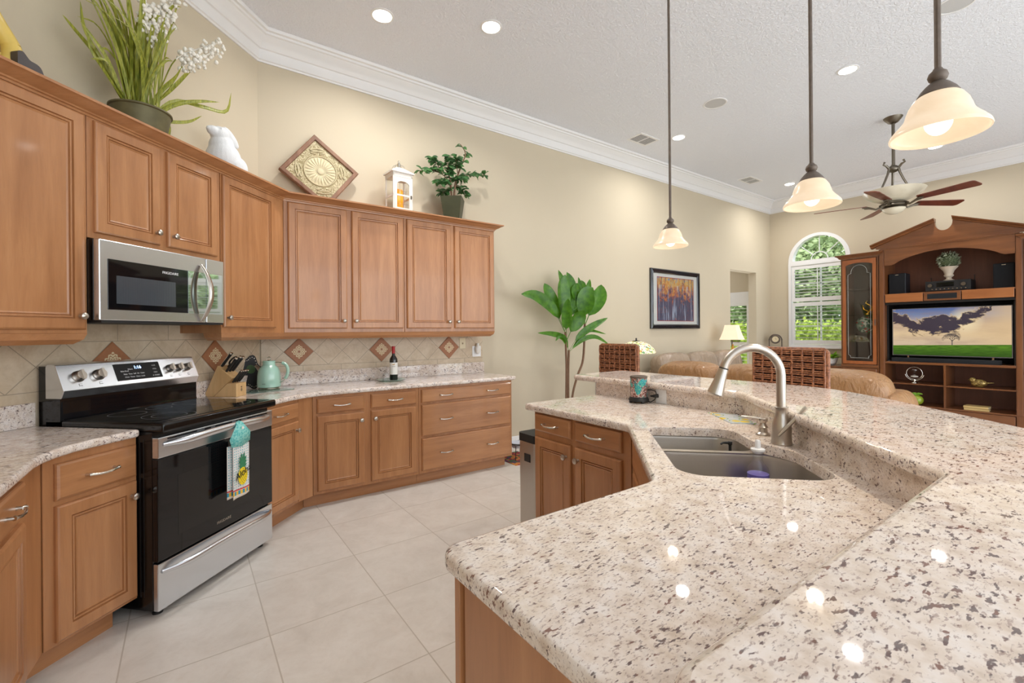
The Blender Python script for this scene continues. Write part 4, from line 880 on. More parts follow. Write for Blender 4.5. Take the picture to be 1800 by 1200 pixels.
for st in ([(2.245, 2.674), (2.249, 3.105), (2.237, 3.261)], [(2.28, 2.691), (2.325, 3.018), (2.363, 3.281), (2.394, 3.42)], [(2.31, 2.68), (2.36, 2.86), (2.42, 3.05), (2.55, 3.19), (2.673, 3.302)], [(2.30, 2.68), (2.40, 2.85), (2.467, 3.032), (2.529, 3.103), (2.636, 3.223)], [(2.26, 2.68), (2.30, 3.05), (2.33, 3.34)]):
    mb = MB(); pts = spline([gi @ g3(t, z, 3.60 - 0.05 * j) for j, (t, z) in enumerate(st)], 16); ms = obj('flower_stem', MB().tube(pts, 0.0035, 6), 'grass', gp, smooth=60)
    mb.tube(pts[8:17], 0.004, 6)
    for i in range(9, 17):
        for j in range(8):
            c = pts[i] + Vector((rn.uniform(-0.042, 0.042), rn.uniform(-0.03, 0.03), rn.uniform(-0.05, 0.025))); r_ = rn.uniform(0.008, 0.013); mb.sph(c, (r_, r_, r_ * 1.1), 7, 5)
    obj('flower_bells', mb, 'cream', ms, smooth=60)
# ---- rabbit
M['plasterw'] = plain('white_plaster', (228, 230, 232), 0.7, var=0.06, scale=30, bumpst=0.4)
rb = MB(); rb.sph((0, 0, 0.115), (0.112, 0.105, 0.115), 24, 16).sph((0.05, 0.01, 0.095), (0.085, 0.092, 0.095), 20, 14).sph((-0.015, 0, 0.195), (0.080, 0.072, 0.070), 20, 14).sph((-0.035, -0.005, 0.262), (0.062, 0.054, 0.050), 20, 14).sph((-0.090, -0.010, 0.268), (0.040, 0.034, 0.030), 14, 10).sph((-0.122, -0.010, 0.272), (0.016, 0.018, 0.014), 12, 8).sph((-0.055, -0.046, 0.285), (0.010, 0.008, 0.010), 10, 8)
M4 = Matrix.Translation((0.030, -0.034, 0.262)) @ Matrix.Rotation(R(128), 4, 'Y'); rb.sph((0, 0, 0), (0.030, 0.017, 0.078), 14, 12, 0, M4); M4 = Matrix.Translation((0.030, 0.034, 0.262)) @ Matrix.Rotation(R(128), 4, 'Y'); rb.sph((0, 0, 0), (0.030, 0.017, 0.078), 14, 12, 0, M4)
rb.sph((0.05, -0.075, 0.07), (0.07, 0.045, 0.07), 16, 12).sph((0.02, -0.09, 0.02), (0.06, 0.028, 0.02), 14, 10).sph((-0.075, -0.045, 0.03), (0.03, 0.025, 0.03), 12, 10).sph((-0.075, 0.045, 0.03), (0.03, 0.025, 0.03), 12, 10).sph((0.02, 0.09, 0.02), (0.06, 0.028, 0.02), 14, 10).sph((0.135, 0, 0.06), (0.03, 0.03, 0.03), 12, 10)
o = obj('rabbit_figurine', rb, 'plasterw', smooth=60, loc=(*pK(2.852, 3.58), TOPZ), rot=(0, 0, R(38)), fixn=False); md = o.modifiers.new('merge', 'REMESH'); md.mode = 'VOXEL'; md.voxel_size = 0.005; md.use_smooth_shade = True; sm = o.modifiers.new('sm', 'SMOOTH'); sm.iterations = 4; sm.factor = 0.5
o.scale = (1.0, 1.05, 1.12); tag(o, 'white plaster rabbit figurine sitting on top of the wall cabinets', 'figurine')
# ---- yellow ceramic ornament at the picture edge
y_ = thing('yellow_ornament', 'yellow looped ceramic ornament with a dark grey foot at the top left picture edge', 'ornament', (*pK(1.49, 3.60), TOPZ), R(45)); M['yel'] = plain('yellow_glaze', (226, 196, 104), 0.35, var=0.12, scale=10)
mb = MB(); mb.tube([(0.165 * math.cos(a) * (1 - 0.25 * max(0, math.sin(a))), 0.02 * math.sin(3 * a), 0.19 + 0.17 * math.sin(a)) for a in [2 * PI * k / 28 for k in range(29)]], 0.036, 12)
mb.tube([(0.095 * math.cos(a), 0.03 * math.cos(2 * a), 0.17 + 0.10 * math.sin(a)) for a in [2 * PI * k / 24 for k in range(25)]], 0.024, 10); mb.tube([(-0.10, -0.02, 0.10), (0, 0.02, 0.20), (0.08, -0.02, 0.27)], 0.022, 10); mb.tube([(0.10, -0.03, 0.11), (0, 0.0, 0.16), (-0.09, 0.02, 0.25)], 0.020, 10)
obj('looped_body', mb, 'yel', y_, smooth=60); obj('foot', MB().vprism(rnd_poly([(0.13, 0.150, 0.012), (0.150, 0.155, 0.010), (0.175, 0.128, 0.02), (0.215, 0.125, 0.03), (0.232, 0.08, 0.02), (0.215, 0.0, 0.01), (0.13, 0.0, 0.01)]), -0.09, -0.05), plain('dark_foot', (74, 68, 68), 0.5), y_); obj('base', MB().lathe([(0.09, 0), (0.085, 0.03), (0, 0.03)], 20), plain('dark_base', (70, 64, 62), 0.5), y_)
# ---- diamond panel leaning on the wall
dm = thing('wall_plaque', 'square carved cream medallion panel in a weathered wood frame, standing on its corner', 'wall decor', (1.035, 4.285, TOPZ)); dm.rotation_euler = (R(-8), R(-7), 0)
h = 0.340; cz = 0.350
def dsq(i, y): return [((h - i) * a, y, cz + (h - i) * b) for a, b in ((1, 0), (0, 1), (-1, 0), (0, -1))]
obj('frame', MB().rings([dsq(0, 0), dsq(0, -0.035), dsq(0.008, -0.040), dsq(0.048, -0.040), dsq(0.052, -0.022)], cap0=True, cap1=False), 'frame', dm, smooth=0)
t = NT('carved_medallion'); x, y, z = t.sep(t.pos('obj')); z = t.math('SUBTRACT', z, cz); r_ = t.math('SQRT', t.math('ADD', t.math('MULTIPLY', x, x), t.math('MULTIPLY', z, z))); an = t.math('ARCTAN2', z, x)
pet = t.math('ABSOLUTE', t.math('SINE', t.math('MULTIPLY', an, 12))); pet = t.math('MULTIPLY', t.math('LESS_THAN', r_, 0.13), pet); rim = t.math('LESS_THAN', t.math('ABSOLUTE', t.math('SUBTRACT', r_, 0.138)), 0.006); c1 = t.math('LESS_THAN', r_, 0.035)
sc_ = t.math('SINE', t.math('ADD', t.math('MULTIPLY', t.noise(t.pos('obj'), 16, 2, 0.4, 1.5), 55), 0.0)); sc_ = t.math('MULTIPLY', t.math('GREATER_THAN', r_, 0.15), t.math('GREATER_THAN', sc_, 0.2))
hh = t.math('MAXIMUM', t.math('MAXIMUM', t.math('GREATER_THAN', pet, 0.45), rim), t.math('MAXIMUM', sc_, c1)); t.col(t.mix(hh, lin((150, 134, 94)), lin((208, 196, 160)))); t.set(0.6); t.bump(hh, 0.5, 0.004); M['medal'] = t.m
obj('medallion', MB().rings([dsq(0.046, -0.010), dsq(0.046, -0.024)], cap0=True, cap1=True), 'medal', dm, smooth=0)
mb = MB()
for k in range(24):
    a = 2 * PI * k / 24; mb.sph((0, 0, 0), (0.045, 0.006, 0.011), 10, 6, 0, Matrix.Translation((0.088 * math.cos(a), -0.026, cz + 0.088 * math.sin(a))) @ Matrix.Rotation(-a, 4, 'Y'))
mb.sph((0, -0.026, cz), (0.032, 0.008, 0.032), 16, 8); mb.tube([(0.138 * math.cos(2 * PI * k / 36), -0.026, cz + 0.138 * math.sin(2 * PI * k / 36)) for k in range(37)], 0.006, 6)
for qx, qz in ((0.21, 0), (-0.21, 0), (0, 0.21), (0, -0.21)):
    for s in (-1, 1): mb.tube([(qx * (1 - 0.2 * u) + s * (qz != 0) * 0.05 * math.sin(u * 5) * 1.2, -0.027, cz + qz * (1 - 0.2 * u) + s * (qx != 0) * 0.05 * math.sin(u * 5) * 1.2) for u in [k / 12 * 1.2 for k in range(13)]], 0.006, 6)
obj('relief', mb, plain('relief_cream', (208, 196, 162), 0.6, var=0.1), dm, smooth=60)
# ---- lantern
la = thing('lantern', 'white wooden candle lantern with arched glass door, standing on the cabinets', 'lantern', (1.672, 4.17, TOPZ), R(4)); w, dpt, H_ = 0.100, 0.085, 0.385
M['whitewash'] = plain('whitewashed_wood', (226, 220, 212), 0.6, var=0.10, scale=40)
mb = MB().box(-w - 0.008, w + 0.008, -dpt - 0.008, dpt + 0.008, 0, 0.018)
for sx in (-1, 1):
    for sy in (-1, 1): mb.box(sx * w - 0.012 * (sx > 0) - 0.0, sx * w + 0.012 * (sx < 0), sy * dpt - 0.012 * (sy > 0), sy * dpt + 0.012 * (sy < 0), 0.018, H_)
mb.box(-w, w, -dpt, dpt, H_ - 0.02, H_ + 0.02).box(-w - 0.014, w + 0.014, -dpt - 0.014, dpt + 0.014, H_ + 0.02, H_ + 0.034).box(-w, -w + 0.008, -dpt, dpt, 0.18, 0.20).box(w - 0.008, w, -dpt, dpt, 0.18, 0.20)
mb.add([(-w - .01, -dpt - .01, H_ + .034), (w + .01, -dpt - .01, H_ + .034), (w + .01, dpt + .01, H_ + .034), (-w - .01, dpt + .01, H_ + .034), (-0.03, -0.03, H_ + .085), (0.03, -0.03, H_ + .085), (0.03, 0.03, H_ + .085), (-0.03, 0.03, H_ + .085)], [(0, 1, 5, 4), (1, 2, 6, 5), (2, 3, 7, 6), (3, 0, 4, 7), (4, 5, 6, 7)])
obj('case', mb, 'whitewash', la, smooth=0)
[obj('side_pane', MB().box(a - 0.001, a + 0.001, -dpt + 0.01, dpt - 0.01, 0.02, H_ - 0.02), 'pane', la, smooth=0) for a in (-w + 0.004, w - 0.004)]
op = [(-0.062, 0.075)] + [(-0.062, 0.27)] + [(0.062 * math.cos(a), 0.29 + 0.035 * math.sin(a)) for a in [PI - PI * k / 10 for k in range(11)]] + [(0.062, 0.075)]
d = obj('door', MB().vprism([(-w + 0.012, 0.022), (w - 0.012, 0.022), (w - 0.012, H_ - 0.025), (-w + 0.012, H_ - 0.025)], -dpt - 0.004, -dpt + 0.006, 0, None, holes=[op]), 'whitewash', la, smooth=0)
mb = MB().box(-0.062, 0.062, -dpt - 0.002, -dpt + 0.004, 0.185, 0.20)
obj('door_bar', mb, 'whitewash', d, smooth=0); mb = MB()
for x_ in (-0.031, 0, 0.031): mb.tube([(x_, -dpt + 0.001, 0.075), (x_, -dpt + 0.001, 0.31)], 0.0015, 6)
for z_ in (0.11, 0.235): mb.tube([(-0.062, -dpt + 0.001, z_), (0.062, -dpt + 0.001, z_)], 0.0015, 6)
obj('wire_grid', mb, 'chrome', d); obj('latch', MB().box(0.075, 0.087, -dpt - 0.012, -dpt - 0.004, 0.17, 0.20), 'pewter', d, smooth=0)
obj('finial', MB().lathe([(0.026, H_ + 0.083), (0.026, H_ + 0.090), (0.015, H_ + 0.094), (0.018, H_ + 0.125), (0.012, H_ + 0.135), (0.007, H_ + 0.142), (0.010, H_ + 0.152), (0.0, H_ + 0.162)], 16), 'chrome', la)
mb = MB()
for k in range(12):
    a = 2 * PI * k / 12; mb.tube([(0.02 * math.cos(a), 0.02 * math.sin(a), H_ + 0.115), (0.055 * math.cos(a), 0.055 * math.sin(a), H_ + 0.10), (0.075 * math.cos(a), 0.065 * math.sin(a), H_ + 0.045)], 0.0014, 5)
obj('wire_dome', mb, 'chrome', la)
c_ = obj('candle', MB().lathe([(0.048, 0.0), (0.048, 0.235), (0.040, 0.242), (0.0, 0.236)], 24), emis('amber_candle', (236, 150, 30), 0.35), smooth=50, loc=(1.665, 4.17, TOPZ + 0.019)); tag(c_, 'thick amber candle inside the white lantern', 'candle')
# ---- ficus
fc = thing('potted_plant', 'small artificial ficus tree in a tapered square green pot on the cabinets', 'plant', (2.262, 4.19, TOPZ), R(-38)); M['potg'] = plain('patina_pot', (64, 66, 44), 0.45, 0.2, var=0.35, scale=8)
a_, b_, hp = 0.070, 0.108, 0.285
mb = MB(); mb.rings([[(s * v, q * v, z) for s, q in ((-1, -1), (1, -1), (1, 1), (-1, 1))] for v, z in ((a_, 0), (b_, hp), (b_ - 0.008, hp), (b_ - 0.014, hp - 0.03))]); obj('pot', mb, 'potg', fc, smooth=0)
fi_ = (Matrix.Translation((2.262, 4.19, TOPZ)) @ Matrix.Rotation(R(-38), 4, 'Z')).inverted(); rn = random.Random(11)
def wl(x, z, y=4.19): return fi_ @ Vector((x, y, z))
br = [[(2.25, 2.72), (2.245, 2.86), (2.23, 2.97), (2.17, 3.05)], [(2.28, 2.72), (2.29, 2.88), (2.33, 3.02), (2.38, 3.14), (2.42, 3.26), (2.36, 3.34)], [(2.245, 2.9), (2.15, 2.98), (2.02, 3.0), (1.90, 2.97)], [(2.29, 2.92), (2.42, 3.02), (2.55, 3.06), (2.68, 3.09)], [(2.23, 2.96), (2.20, 3.08), (2.22, 3.18)], [(2.24, 2.9), (2.14, 2.90), (2.08, 2.88)], [(2.29, 2.9), (2.38, 2.88), (2.43, 2.82)], [(2.15, 2.99), (2.08, 3.08), (2.02, 3.12)], [(2.33, 3.0), (2.30, 3.12), (2.29, 3.17)], [(2.24, 2.95), (2.30, 2.95), (2.36, 2.97)], [(2.24, 2.88), (2.20, 2.83), (2.16, 2.80)]]
mt = MB(); ml = MB()
for i, b in enumerate(br):
    dy = rn.uniform(-0.08, 0.06) if i > 1 else 0.0
    pts = spline([wl(x, z, 4.19 + dy * j * 0.5) for j, (x, z) in enumerate(b)], 14); mt.tube(pts, [0.012 - 0.008 * k / 14 if i < 2 else 0.005 - 0.003 * k / 14 for k in range(15)], 7)
    for k in range(4 if i > 1 else 7, 15):
        for j in range(3 if i not in (1,) else 1 + (k % 2)):
            p = pts[k]; a = rn.uniform(0, 2 * PI); L_ = rn.uniform(0.055, 0.085); d_ = Vector((math.cos(a), math.sin(a) * 0.7, rn.uniform(-0.7, 0.35))).normalized()
            leaf(ml, [p, p + d_ * L_ * 0.5 + Vector((0, 0, 0.008)), p + d_ * L_], L_ * 0.62, (rn.uniform(-.5, .5), -0.8, 0.8), 6, 0.15, 0.1)
obj('trunk', mt, 'bark', fc, smooth=60); obj('leaves', ml, 'ficus', fc, smooth=60, fixn=False)

# ================================================================== ITEMS ON THE KITCHEN COUNTER
KZ = 0.9115
kb = thing('knife_block', 'slanted beech knife block holding black handled knives beside the range', 'knife block', (0.262, 3.905, KZ), R(-40))
# profile in local x,z ; block leans back towards -x
obj('slanted_block', MB().vprism([(-0.135, 0.0), (-0.090, 0.0), (0.055, 0.135), (-0.055, 0.225), (-0.155, 0.015)], -0.055, 0.055), 'block', kb, smooth=0, bev=0.002)
obj('front_block', MB().vprism([(-0.088, 0.0), (0.085, 0.0), (0.085, 0.098), (0.018, 0.098)], -0.055, 0.055), 'block', kb, smooth=0, bev=0.002)
mb = MB().box(0.0855, 0.086, -0.004, -0.001, 0.035, 0.062).box(0.0855, 0.086, 0.004, 0.007, 0.035, 0.062).sph((0.0857, -0.0025, 0.069), (0.0006, 0.004, 0.004), 8, 6).sph((0.0857, 0.0055, 0.069), (0.0006, 0.004, 0.004), 8, 6).box(0.0855, 0.086, -0.010, 0.013, 0.046, 0.048)
obj('twin_emblem', mb, 'blackm', kb, smooth=0)
dk = Vector((0.62, 0, 0.78)).normalized()
def handle(x, y, z, L_, r_=0.012, ring=False):
    p = Vector((x, y, z)); h_ = obj('knife_handle', MB().tube([p - dk * 0.01, p + dk * 0.02, p + dk * L_ * 0.6, p + dk * L_ * 0.92], [r_ * 0.8, r_, r_ * 0.85, r_ * 1.05], 10, flat=0.75), 'blackm', kb)
    obj('bolster_cap', MB().tube([p + dk * L_ * 0.92, p + dk * L_], [r_ * 1.1, r_ * 0.9], 10, flat=0.8), 'chrome', h_)
for y, L_ in ((-0.035, 0.125), (0.0, 0.135), (0.033, 0.13)): handle(0.00, y, 0.185, L_)
for y, L_ in ((-0.036, 0.10), (-0.012, 0.10), (0.012, 0.10), (0.036, 0.10)): handle(0.052, y, 0.112, L_, 0.009)
handle(-0.045, -0.020, 0.222, 0.12, 0.013); 
p = Vector((-0.035, 0.03, 0.21)); sh = obj('scissor_handle', MB().tube([p + dk * 0.06 + Vector((0.0, 0.028 * math.cos(a), 0)) + dk * 0.035 * math.sin(a) for a in [2 * PI * k / 16 for k in range(17)]], 0.006, 8).tube([p - dk * 0.01, p + dk * 0.03], 0.008, 8), 'blackm', kb)
# trivet leaning on the tile behind the block
tr_ = thing('decorative_trivet', 'black scalloped metal trivet with a green centre leaning behind the knife block', 'trivet', (0.435, 4.250, KZ), R(30)); tr_.rotation_euler = (R(-8), 0, R(18))
sc = [(0.085 * (1 + 0.16 * math.cos(5 * a)) * math.cos(a), 0.145 + 0.135 * (1 + 0.10 * math.cos(5 * a)) * math.sin(a) * 0.98) for a in [2 * PI * k / 60 + 0.3 for k in range(60)]]
mz = min(z for x, z in sc); sc = [(x, z - mz) for x, z in sc]
obj('plate', MB().vprism(sc, -0.006, 0), 'blackm', tr_, smooth=0); obj('green_centre', MB().lathe([(0.036, 0), (0.034, 0.003), (0, 0.003)], 20, M4=Matrix.Translation((0, -0.006, 0.165)) @ Matrix.Rotation(R(90), 4, 'X')), plain('green_enamel', (62, 88, 48), 0.4, var=0.4, scale=60), tr_)
mb = MB()
for k in range(30): x, z = sc[k * 2]; mb.sph((x * 0.84, -0.007, 0.135 + (z - 0.135) * 0.87), (0.0045, 0.002, 0.0045), 8, 6)
obj('bead_border', mb, 'chrome', tr_)
# kettle
kt = thing('electric_kettle', 'mint green retro kettle with cream lid ring beside the knife block', 'kettle', (0.545, 4.130, KZ + 0.006), R(-33)); M['mint'] = plain('mint_enamel', (166, 205, 188), 0.15, var=0.02, coat=0.6)
kp = [(0.080, 0.018), (0.086, 0.022), (0.087, 0.06), (0.085, 0.11), (0.080, 0.145), (0.068, 0.172), (0.052, 0.188), (0.046, 0.196), (0.045, 0.222)]
obj('kettle_body', MB().lathe(kp, 36), 'mint', kt, smooth=50); obj('chrome_base', MB().lathe([(0.078, 0), (0.080, 0.004), (0.072, 0.010), (0.076, 0.019)], 32), 'chrome', kt)
obj('lid', MB().lathe([(0.0465, 0.220), (0.047, 0.226), (0.042, 0.230), (0.0, 0.231)], 28), 'mint', kt); obj('lid_ring', MB().tube([(0.014 * math.cos(a), 0, 0.245 + 0.014 * math.sin(a)) for a in [2 * PI * k / 18 for k in range(19)]], 0.003, 8), 'chrome', kt)
obj('handle', MB().tube(spline([(0.105, 0, 0.212), (0.135, 0, 0.195), (0.150, 0, 0.150), (0.140, 0, 0.105), (0.128, 0, 0.085)], 14), 0.0125, 10), 'mint', kt); obj('handle_bracket', MB().tube([(0.044, 0, 0.213), (0.075, 0, 0.216), (0.108, 0, 0.211)], 0.004, 8), 'chrome', kt); obj('handle_bracket', MB().tube([(0.129, 0, 0.088), (0.110, 0, 0.065), (0.085, 0, 0.052)], 0.004, 8), 'chrome', kt)
obj('spout', MB().tube([(-0.068, 0, 0.150), (-0.092, 0, 0.178), (-0.106, 0, 0.190)], [0.018, 0.012, 0.011], 12), 'nickel', kt)
text('lettering', 'ascot', 0.012, 'pewter', kt, (0.0, -0.0885, 0.05), (R(90), 0, 0))
o = obj('glass_board', MB().box(-0.17, 0.17, -0.11, 0.11, 0, 0.005), 'gglass', smooth=0, loc=(0.520, 4.090, KZ), rot=(0, 0, R(20)), bev=0.001); tag(o, 'pale green glass board under the mint kettle', 'board')
# wine bottle, glass tray, glasses
o = obj('glass_tray', MB().lathe([(0.05, 0), (0.11, 0.004), (0.135, 0.012), (0.138, 0.016), (0.132, 0.015), (0.105, 0.008), (0, 0.006)], 36), 'gglass', smooth=50, loc=(1.575, 4.165, KZ)); tag(o, 'round pale green glass tray under the wine bottle', 'tray')
wb = thing('wine_bottle', 'red wine bottle with a red capsule and cream label on the glass tray', 'bottle', (1.600, 4.160, KZ + 0.0075), R(-20))
t = NT('dark_bottle'); t.col(lin((16, 14, 14))); t.set(0.06, coat=0.5); M['btl'] = t.m
obj('bottle_body', MB().lathe([(0.034, 0), (0.0375, 0.004), (0.0375, 0.185), (0.035, 0.200), (0.022, 0.222), (0.0145, 0.235), (0.0142, 0.262)], 28), 'btl', wb, smooth=50); obj('capsule', MB().lathe([(0.0152, 0.250), (0.0152, 0.305), (0.0165, 0.306), (0.0165, 0.318), (0.0, 0.319)], 20), plain('red_capsule', (168, 24, 30), 0.35), wb)
lb = obj('label', MB().open_lathe([(0.0379, 0.052), (0.0379, 0.165)], 28), plain('paper_label', (232, 230, 224), 0.7, var=0.02), wb, fixn=False); obj('gold_crest', MB().box(-0.012, 0.012, -0.0386, -0.0382, 0.145, 0.151), plain('gold', (180, 140, 60), 0.4), lb, smooth=0); obj('script_lines', MB().box(-0.016, 0.016, -0.0386, -0.0382, 0.130, 0.132).box(-0.013, 0.013, -0.0386, -0.0382, 0.123, 0.1245), 'pewter', lb, smooth=0)
M['tglass'] = thin_glass('wine_glass', (0.95, 0.96, 0.97, 1), 0.5)
for i, (x, y, l_) in enumerate(((1.512, 4.120, 'clear wine glass standing upside down left of the wine bottle'), (1.665, 4.200, 'clear wine glass standing upside down right of the wine bottle'))):
    o = obj('wine_glass', MB().lathe([(0.030, 0.0), (0.036, 0.02), (0.037, 0.045), (0.028, 0.068), (0.008, 0.08), (0.004, 0.088), (0.004, 0.125), (0.010, 0.130), (0.030, 0.134), (0.030, 0.136), (0, 0.137)], 26), 'tglass', smooth=50, loc=(x, y, KZ + 0.0085)); tag(o, l_, 'glass')
# outlet and night light on the tile
p = plate('wall_outlet', (2.476, YB - 0.012, 1.243), 0, 0.075, 0.118, 'almond phone jack plate on the backsplash right of the last clay tile', 'outlet', plain('almond', (224, 212, 178), 0.4)); obj('jack', MB().box(-0.008, 0.008, -0.007, -0.004, -0.010, 0.008), plain('jack', (150, 130, 96), 0.5), p, smooth=0)
p = plate('wall_outlet', (2.655, YB - 0.012, 1.150), 0, 0.110, 0.118, 'white outlet with a plug-in air freshener at the end of the backsplash', 'outlet', 'shutter'); obj('air_freshener', MB().sph((0, -0.03, 0.02), (0.032, 0.024, 0.05), 16, 12).lathe([(0.016, 0.06), (0.014, 0.09), (0, 0.092)], 14, (0, -0.03, 0)), plain('freshener', (226, 222, 214), 0.3), p)
# ---- towel on the oven handle
tw = thing('kitchen_towel', 'white kitchen towel printed with a yellow pineapple, hanging from the oven handle', 'towel', tuple(Vector(at('R', 2.300, 0.40)) + Vector((0.7071, -0.7071, 0)) * 0.068), ang('R')); tw.rotation_euler = (0, 0, ang('R'))
def cloth(x0, x1, z0, z1, y, amp, nx=16, nz=22, th=0.003, ph=0, top=1.0):
    vs = []; fs = []
    for j in range(nz + 1):
        for i in range(nx + 1):
            u = i / nx; v = j / nz; sc_ = 1 - (1 - top) * v; xm = (x0 + x1) / 2; vs.append((xm + (x0 + (x1 - x0) * u - xm) * sc_, y + amp * math.sin(u * 7 + ph) * (1 - v * 0.5), z0 + (z1 - z0) * v + 0.01 * u * (1 - v)))
    o_ = len(vs)
    for j in range(nz):
        for i in range(nx): a = j * (nx + 1) + i; fs.append((a, a + 1, a + nx + 2, a + nx + 1))
    return MB().add(vs, fs)
t = NT('towel_print'); x, y, z = t.sep(t.pos('obj')); v = t.n('ShaderNodeTexVoronoi'); t.l(t.comb(x, 0.0, z), v.inputs['Vector']); v.inputs['Scale'].default_value = 70; v.inputs['Randomness'].default_value = 0.2
dots = t.math('LESS_THAN', v.outputs[0], 0.28); c = t.mix(dots, lin((232, 228, 224)), lin((120, 190, 196)))
low = t.math('LESS_THAN', z, 0.075); c = t.mix(low, c, lin((236, 222, 204))); c = t.mix(t.math('LESS_THAN', t.math('ABSOLUTE', t.math('SUBTRACT', z, 0.083)), 0.004), c, lin((214, 60, 60)))
bn = t.math('LESS_THAN', t.math('ABSOLUTE', t.math('SUBTRACT', z, 0.066)), 0.011); st_ = t.math('GREATER_THAN', t.math('FRACT', t.math('MULTIPLY', x, 36)), 0.5); c = t.mix(bn, c, t.mix(st_, lin((240, 190, 60)), lin((60, 150, 180)))); t.col(c); t.set(0.9); M['towel'] = t.m
def solid(o_, th=0.003): md_ = o_.modifiers.new('th', 'SOLIDIFY'); md_.thickness = th; return o_
solid(obj('towel_front', cloth(-0.052, 0.070, 0.035, 0.335, -0.012, 0.004), 'towel', tw, smooth=80, fixn=False)); solid(obj('towel_back', cloth(-0.066, 0.062, 0.040, 0.335, 0.012, 0.004, ph=2), 'towel', tw, smooth=80, fixn=False))
t = NT('teal_top'); n = t.noise(t.pos('obj'), 90, 2); t.col(t.mix(t.step(n, 0.45, 0.55), lin((96, 188, 184)), lin((150, 214, 206)))); t.set(0.9); M['teal'] = t.m
mb = MB(); vs = [(-0.062, -0.014, 0.332), (0.004, -0.020, 0.325), (0.074, -0.014, 0.345), (-0.075, -0.012, 0.375), (0.080, -0.012, 0.395), (-0.012, -0.020, 0.405), (0.02, -0.020, 0.43), (-0.018, -0.006, 0.455), (0.022, -0.006, 0.462), (-0.016, 0.012, 0.462), (0.020, 0.012, 0.468)]
mb.add(vs, [(0, 1, 3), (1, 5, 3), (1, 2, 4), (1, 4, 6), (1, 6, 5), (3, 5, 7), (5, 6, 8, 7), (6, 4, 8), (7, 8, 10, 9)]); solid(obj('hanging_loop', mb, 'teal', tw, smooth=80, fixn=False), 0.004); obj('button', MB().lathe([(0.008, 0), (0.007, 0.003), (0, 0.003)], 12, M4=Matrix.Translation((0.005, -0.024, 0.43)) @ Matrix.Rotation(R(90), 4, 'X')), 'cream', tw)
pa = obj('pineapple_print', MB().vprism([(0.010 + 0.034 * math.cos(a), 0.155 + 0.050 * math.sin(a)) for a in [2 * PI * k / 26 for k in range(26)]], -0.0205, -0.0180), plain('pine_yellow', (244, 214, 40), 0.9), tw, smooth=0)
mb = MB()
for k in range(9):
    for j in range(5):
        x_ = -0.018 + j * 0.014 + (k % 2) * 0.007; z_ = 0.115 + k * 0.010
        if ((x_ - 0.01) / 0.03) ** 2 + ((z_ - 0.155) / 0.045) ** 2 < 1: mb.box(x_ - 0.002, x_ + 0.002, -0.0210, -0.0205, z_ - 0.002, z_ + 0.002)
obj('pineapple_eyes', mb, 'blackm', pa, smooth=0); mb = MB()
for a, L_ in ((-1.1, 0.045), (-0.6, 0.06), (-0.2, 0.072), (0.25, 0.075), (0.7, 0.06), (1.1, 0.045)):
    for lv in (0, 0.022): c0 = Vector((0.010, -0.0195, 0.200 + lv)); leaf(mb, [c0, c0 + Vector((math.sin(a) * L_ * 0.4, 0, math.cos(a) * L_ * 0.5)), c0 + Vector((math.sin(a) * L_ * 0.7, -0.0005, math.cos(a) * L_ * 0.9))], 0.013, (0, -1, 0), 6, 0)
solid(obj('pineapple_crown', mb, plain('crown_green', (60, 130, 90), 0.9, var=0.3, scale=60), pa, smooth=0, fixn=False), 0.001)
text('lettering', 'Aloha', 0.052, 'blackm', tw, (0.008, -0.0225, 0.175), (R(90), R(-20), 0), 0.0006, 0.2)
# ---- trash can and pet feeder
tc = thing('trash_can', 'brushed steel trash can with black lid beside the island cabinet', 'trash can', (1.975, 2.315, 0)); TX, TY = 0.20, 0.10
tb = rnd_poly([(-TX, -TY + .01, 0.03), (TX, -TY + .01, 0.03), (TX, TY, 0.03), (-TX, TY, 0.03)])
obj('can_body', MB().prism(tb, 0.02, 0.655), 'steelv', tc, smooth=40); obj('lid', MB().prism(offset(tb, -0.004), 0.655, 0.705), 'blackm', tc, smooth=40, bev=0.004); obj('foot_ring', MB().prism(offset(tb, 0.005), 0, 0.02), 'blackm', tc, smooth=40); obj('grip', MB().box(-TX - 0.003, -TX + 0.002, -0.03, 0.03, 0.53, 0.58), 'blackm', tc, smooth=0)
t = NT('colour_mat'); v = t.n('ShaderNodeTexVoronoi'); t.l(t.pos('obj'), v.inputs['Vector']); v.inputs['Scale'].default_value = 22; x, y, z = t.sep(v.outputs['Color'])
t.col(t.ramp(x, [(0.0, lin((150, 30, 50))), (0.25, lin((200, 130, 60))), (0.5, lin((90, 50, 90))), (0.7, lin((60, 90, 60))), (1.0, lin((50, 50, 110)))], 'CONSTANT')); t.set(0.8); M['petmat'] = t.m
o = obj('pet_mat', MB().box(-0.17, 0.17, -0.22, 0.22, 0, 0.004), 'petmat', smooth=0, loc=(2.895, 3.965, 0.0005)); tag(o, 'colourful patterned pet mat on the floor at the cabinet end', 'mat')
pf_ = thing('pet_feeder', 'black wire pet bowl stand on the colourful mat', 'pet feeder', (2.93, 3.99, 0.0048)); obj('white_bowl', MB().lathe([(0.03, 0.10), (0.062, 0.105), (0.078, 0.150), (0.088, 0.158), (0.086, 0.160), (0.074, 0.152), (0.058, 0.112), (0, 0.108)], 26), plain('bowl_white', (206, 212, 222), 0.3), pf_)
mb = MB()
for sx, sy in ((-1, -1), (1, -1), (1, 1), (-1, 1)): mb.tube([(sx * 0.115, sy * 0.115, 0.0), (sx * 0.10, sy * 0.10, 0.148)], 0.004, 8)
